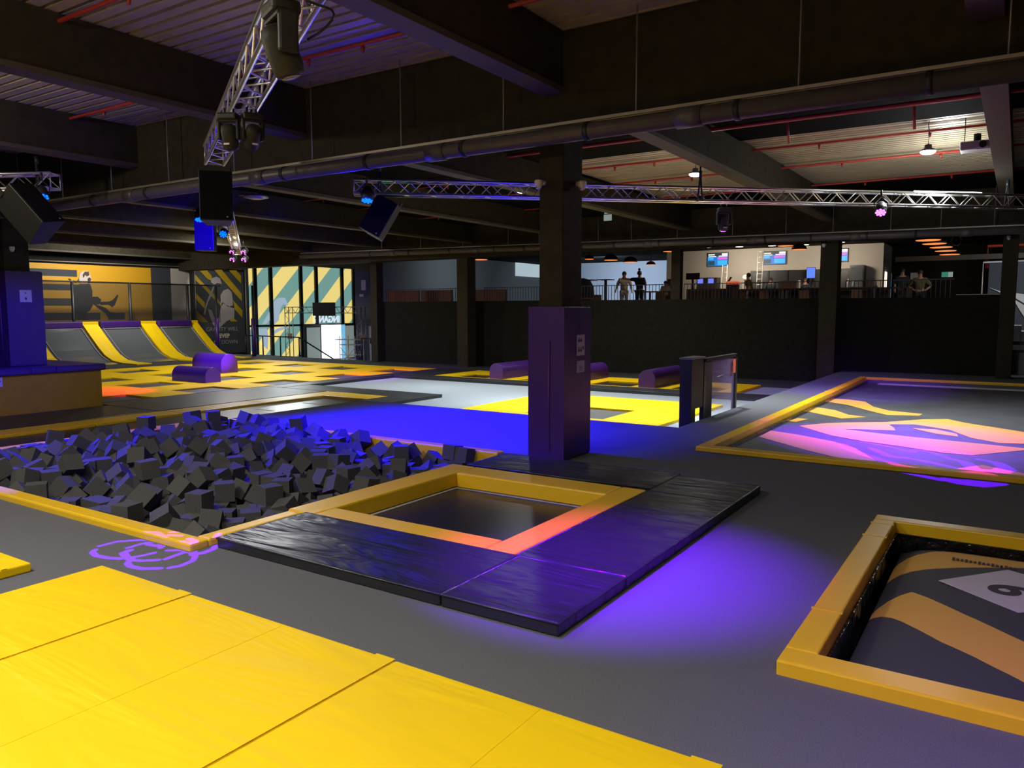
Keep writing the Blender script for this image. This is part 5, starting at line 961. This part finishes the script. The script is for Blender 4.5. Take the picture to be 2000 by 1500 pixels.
# hall lamps above and behind the viewer
light('hall lamp','AREA',(-2.5,-.6,5.2),172,W,(-2.5,-.2,0),.7,spread=140)
light('hall lamp','AREA',(-6.8,.6,5.2),185,W,(-6.8,.9,0),.7,spread=150)
light('hall lamp','AREA',(1.5,-1,5.2),75,W,(1.5,-.5,0),.7,spread=140)
for x,y,p in ((-1.5,1.5,40),(-7.6,1.6,75),(-12.5,2.6,260),(-3.5,-2,40)): light('ambient fill','POINT',(x,y,4.9),p*1.1,(1,.88,.66),radius=.15)  # unseen point lights added to lift the beams and general ambient level
# white hanging lamps
for x,y in ((-6.02,16.5),(-10.43,16.47),(-1.57,16.54)):
    light('hanging lamp light','AREA',(x,y,4.84),(165 if x>-3 else 175),CW,(x,y+(.0 if x>-3 else .6),0),.33,spread=(105 if x>-3 else 88))
    light('hanging lamp spill','POINT',(x,y,4.80),35,CW,radius=.1)
# court lamps
for x,y,p in ((-21.5,17.5,300),(-27,20.5,320),(-24,11,150)): light('court lamp','AREA',(x,y,5.1),p,W,(x,y,0),.5)
light('aisle fill','AREA',(-15.2,18.8,5.1),110,CW,(-15.2,18.8,0),.33,spread=95)  # added without a fitting, evens out the pale floor towards the left
light('bolster fill','AREA',(-11.5,22.3,5.1),190,W,(-11.5,22.5,0),.4,spread=150)  # no fitting here, added to brighten the bolsters and back trampolines
light('mural fill','AREA',(-34.6,20.5,5.2),300,W,(-38.5,21.5,2.2),.5)  # both washes here are added, to brighten the mural wall
light('mural fill','AREA',(-34.8,27.0,5.2),130,W,(-39,28.5,2),.5)
# tube on truss
light('tube light','POINT',onT(12.1,.36),110,CW,radius=.12)
light('tube light','POINT',onT(12.1,0),25,CW,radius=.1)
# blue pars
light('blue par','SPOT',PB1,10000,BLUE,(-8.4,10.2,0),angle=95,blend=.7,off=.1)
light('blue par glow','POINT',V3(PB1)+V3((.06,-.12,-.3)),45,BLUE,radius=.06)
light('blue par','SPOT',PB2,1900,BLUE,(-19.3,8.8,1.0),angle=34,off=.1)
light('blue par','SPOT',PB2,9000,BLUE,(-11.0,6.9,0),angle=80,blend=.9,off=.1)
light('blue par','SPOT',PB4,5000,BLUE,(-15.4,11.0,3.55),angle=60,off=.1)
# purple washes
light('purple wash','SPOT',(-3.4,4.6,4.1),6200,(.16,0,1),(-2.65,5.3,0),angle=46,blend=1)
light('purple wash','SPOT',(.9,1.2,4.1),750,(.22,0,1),(.7,3.5,0),angle=58,blend=1)
light('purple wash','SPOT',PP2,4200,(.2,0,1),(-1.2,14.2,0),angle=60,blend=.9,off=.1)
light('purple wash','SPOT',PP1,3600,(.2,0,1),(-2.3,13.6,0),angle=40,blend=.9,off=.4)
light('purple wash','SPOT',PP2,3000,(.2,0,1),(-3.5,21,0),angle=50,blend=.9,off=.15)
# magenta cluster
light('magenta wash','SPOT',(-17.754,13.705,3.500),6000,(.35,0,1),(-22.5,12.2,LZ),angle=30,blend=.8)
light('magenta wash','SPOT',(-17.754,13.705,3.500),6000,(.35,0,1),(-19.6,21.2,LZ),angle=26,blend=.8)
light('purple wash','SPOT',(-17.754,13.705,3.500),16000,(.25,0,1),(-25.7,18.6,0),angle=9,blend=.8)
# daylight from the doorway and facade
light('doorway daylight','AREA',(-45.6,43.9,-.5),180,(.8,.93,1),(-30,30,-.5),1.9,2.5)
light('entrance daylight','AREA',(-44,38,4.6),420,(.9,.97,1),(-36,33,0),3)
# cafe
light('bar lamp','AREA',(-12.5,40.0,4.7),95,(1,.87,.7),(-12.5,43,3.4),.8)
light('bar lamp','AREA',(-8,40.0,4.7),75,(1,.87,.7),(-8,43,3.4),.8)
light('cafe daylight','AREA',(-22,44,5.0),600,(.75,.86,1),(-22,49,3),2)
light('cafe daylight','AREA',(-26,38,5.0),150,(.8,.9,1),(-30,40,3),2)
light('cafe lamp','AREA',(-12,32,4.9),50,(1,.8,.6),(-12,32,0),1)
light('stair light','AREA',(1.0,31,4.6),120,(.9,.95,1),(1,35,1.5),.8)
# projected swirl logo: a gobo in the projector, written in the lamp's own direction space
def gobo(name,loc,aim,power,col,strokes,width):
    o=light(name,'SPOT',loc,power,col,aim,angle=40,blend=0,radius=.004)
    bpy.context.view_layer.update()
    inv=o.matrix_world.inverted(); l=o.data; l.use_nodes=True; nt=l.node_tree; N=nt.nodes; L=nt.links
    em=[n for n in N if n.type=='EMISSION'][0]
    tc=N.new('ShaderNodeTexCoord'); se=N.new('ShaderNodeSeparateXYZ'); L.new(tc.outputs['Normal'],se.inputs[0])
    def mt(op,a,b=None,c=None,clamp=False):
        n=N.new('ShaderNodeMath'); n.operation=op; n.use_clamp=clamp
        for k,v in enumerate((a,b,c)):
            if v is None: continue
            if isinstance(v,(int,float)): n.inputs[k].default_value=v
            else: L.new(v,n.inputs[k])
        return n.outputs[0]
    az=mt('ABSOLUTE',se.outputs[2]); sg=GSIGN
    u=mt('DIVIDE',mt('MULTIPLY',se.outputs[0],sg),az); v=mt('DIVIDE',mt('MULTIPLY',se.outputs[1],sg),az)
    best=None
    for st in strokes:
        w=st[0]*width; pts=[]
        for q in st[1:]:
            p=inv@V3(q); pts.append((p.x/-p.z,p.y/-p.z))
        for (x0,y0),(x1,y1) in zip(pts[:-1],pts[1:]):
            dx,dy=x1-x0,y1-y0; ll=dx*dx+dy*dy+1e-9
            px=mt('SUBTRACT',u,x0); py=mt('SUBTRACT',v,y0)
            t=mt('ADD',mt('MULTIPLY',px,dx/ll),mt('MULTIPLY',py,dy/ll),clamp=True)
            ex=mt('MULTIPLY_ADD',t,-dx,px); ey=mt('MULTIPLY_ADD',t,-dy,py)
            d=mt('SUBTRACT',mt('SQRT',mt('ADD',mt('MULTIPLY',ex,ex),mt('MULTIPLY',ey,ey))),w)
            best=d if best is None else mt('MINIMUM',best,d)
    s=mt('MULTIPLY_ADD',best,-1/(width*.25),.5,clamp=True)
    L.new(s,em.inputs['Strength'])
    return o
GSIGN=1
GA=[[1]+[(-6.45,3.47,0.00),(-6.45,3.62,0.00),(-6.31,3.77,0.00),(-6.19,3.82,0.00),(-6.04,3.78,0.00),(-5.97,3.72,0.00)],[1]+[(-6.16,3.79,0.00),(-6.21,3.71,0.00),(-6.20,3.57,0.00)],
 [1]+[(-6.38,3.39,0.00),(-6.33,3.34,0.00),(-6.22,3.31,0.00),(-6.08,3.33,0.00),(-5.97,3.38,0.00)],[1.3]+[(-6.12,3.54,0.00),(-6.10,3.47,0.00),(-5.96,3.42,0.00),(-5.88,3.41,0.00)],
 [1]+[(-5.94,3.41,0.00),(-5.90,3.52,0.00),(-5.89,3.61,0.00)],[1]+[(-5.87,3.40,0.00),(-5.78,3.44,0.00),(-5.69,3.52,0.00)],
 [1]+[(-5.86,3.38,0.00),(-5.82,3.34,0.00),(-5.73,3.31,0.00),(-5.60,3.33,0.00),(-5.49,3.41,0.00)],
 [1]+[(-5.85,3.71,0.00),(-5.76,3.78,0.00),(-5.61,3.78,0.00),(-5.52,3.74,0.00),(-5.44,3.66,0.00),(-5.41,3.54,0.00),(-5.44,3.46,0.00)],[1]+[(-5.66,3.57,0.00),(-5.68,3.66,0.00),(-5.69,3.75,0.00)],
 [1]+[(-6.16,3.74,0.06),(-6.00,3.77,0.06),(-6.05,3.85,0.06),(-5.94,3.90,0.07)],[1]+[(-6.11,3.91,0.06),(-6.05,3.98,0.06),(-6.00,4.03,0.06),(-5.83,4.00,0.06)],
 [1.3]+[(-5.80,3.88,0.06),(-5.71,3.87,0.07),(-5.60,3.78,0.06),(-5.57,3.86,0.06),(-5.59,3.97,0.06),(-5.72,4.11,0.06)]]
p=(-7.097,5.418,3.950)
gobo('logo projector',(p[0]+.15,p[1]-.2,3.7),[(-5.90,3.58,0.00)][0],14000,(.12,0,1),GA,.0056)
GB=[[1]+[(-1.16,10.56,0.00),(-0.97,10.44,0.00),(-0.72,10.30,0.00)],[1.5]+[(-0.55,10.27,0.00),(-0.34,10.25,0.00),(-0.15,10.50,0.00)],
 [1]+[(-1.92,13.11,-0.08),(-1.61,12.94,-0.08),(-1.23,12.60,-0.08),(-1.11,13.01,-0.08),(-1.34,13.00,-0.08)],[1]+[(-1.11,13.01,-0.08),(-0.84,13.01,-0.08),(-0.47,12.74,-0.08)],[1]+[(-1.14,12.90,-0.08),(-0.97,12.69,-0.08),(-0.80,12.48,-0.08)],
 [1.6]+[(-2.18,12.75,-0.08),(-2.07,12.39,-0.08),(-1.78,12.01,-0.08),(-1.44,11.63,-0.08),(-1.18,11.34,-0.08)],[1.3]+[(-1.75,12.60,-0.08),(-1.45,12.06,-0.08),(-1.23,12.05,-0.08)],
 [1.2]+[(-1.03,11.96,-0.08),(-0.79,11.77,-0.08),(-0.55,11.59,-0.08)],[1.2]+[(-0.71,12.32,-0.08),(-0.52,12.15,-0.08),(-0.40,11.69,-0.08)],[1.2]+[(-0.32,12.45,-0.08),(-0.15,12.32,-0.08),(-0.03,11.93,-0.08),(-0.10,11.63,-0.08),(-0.39,11.57,-0.08)]]
p=(-5.188,15.943,3.950)
gobo('logo projector',(p[0]+.2,p[1]-.25,3.6),[(-0.98,11.51,0.00)][0],30000,(.15,0,1),GB,.0075)
w=bpy.data.worlds.new('world'); SC.world=w; w.use_nodes=True
w.node_tree.nodes['Background'].inputs[0].default_value=(.02,.02,.022,1); w.node_tree.nodes['Background'].inputs[1].default_value=.3
SC.view_settings.view_transform='Standard'; SC.view_settings.look='None'; SC.view_settings.exposure=0; SC.view_settings.gamma=1; SC.view_settings.use_curve_mapping=False
SC.cycles.use_denoising=True; SC.cycles.max_bounces=6; SC.cycles.sample_clamp_indirect=6
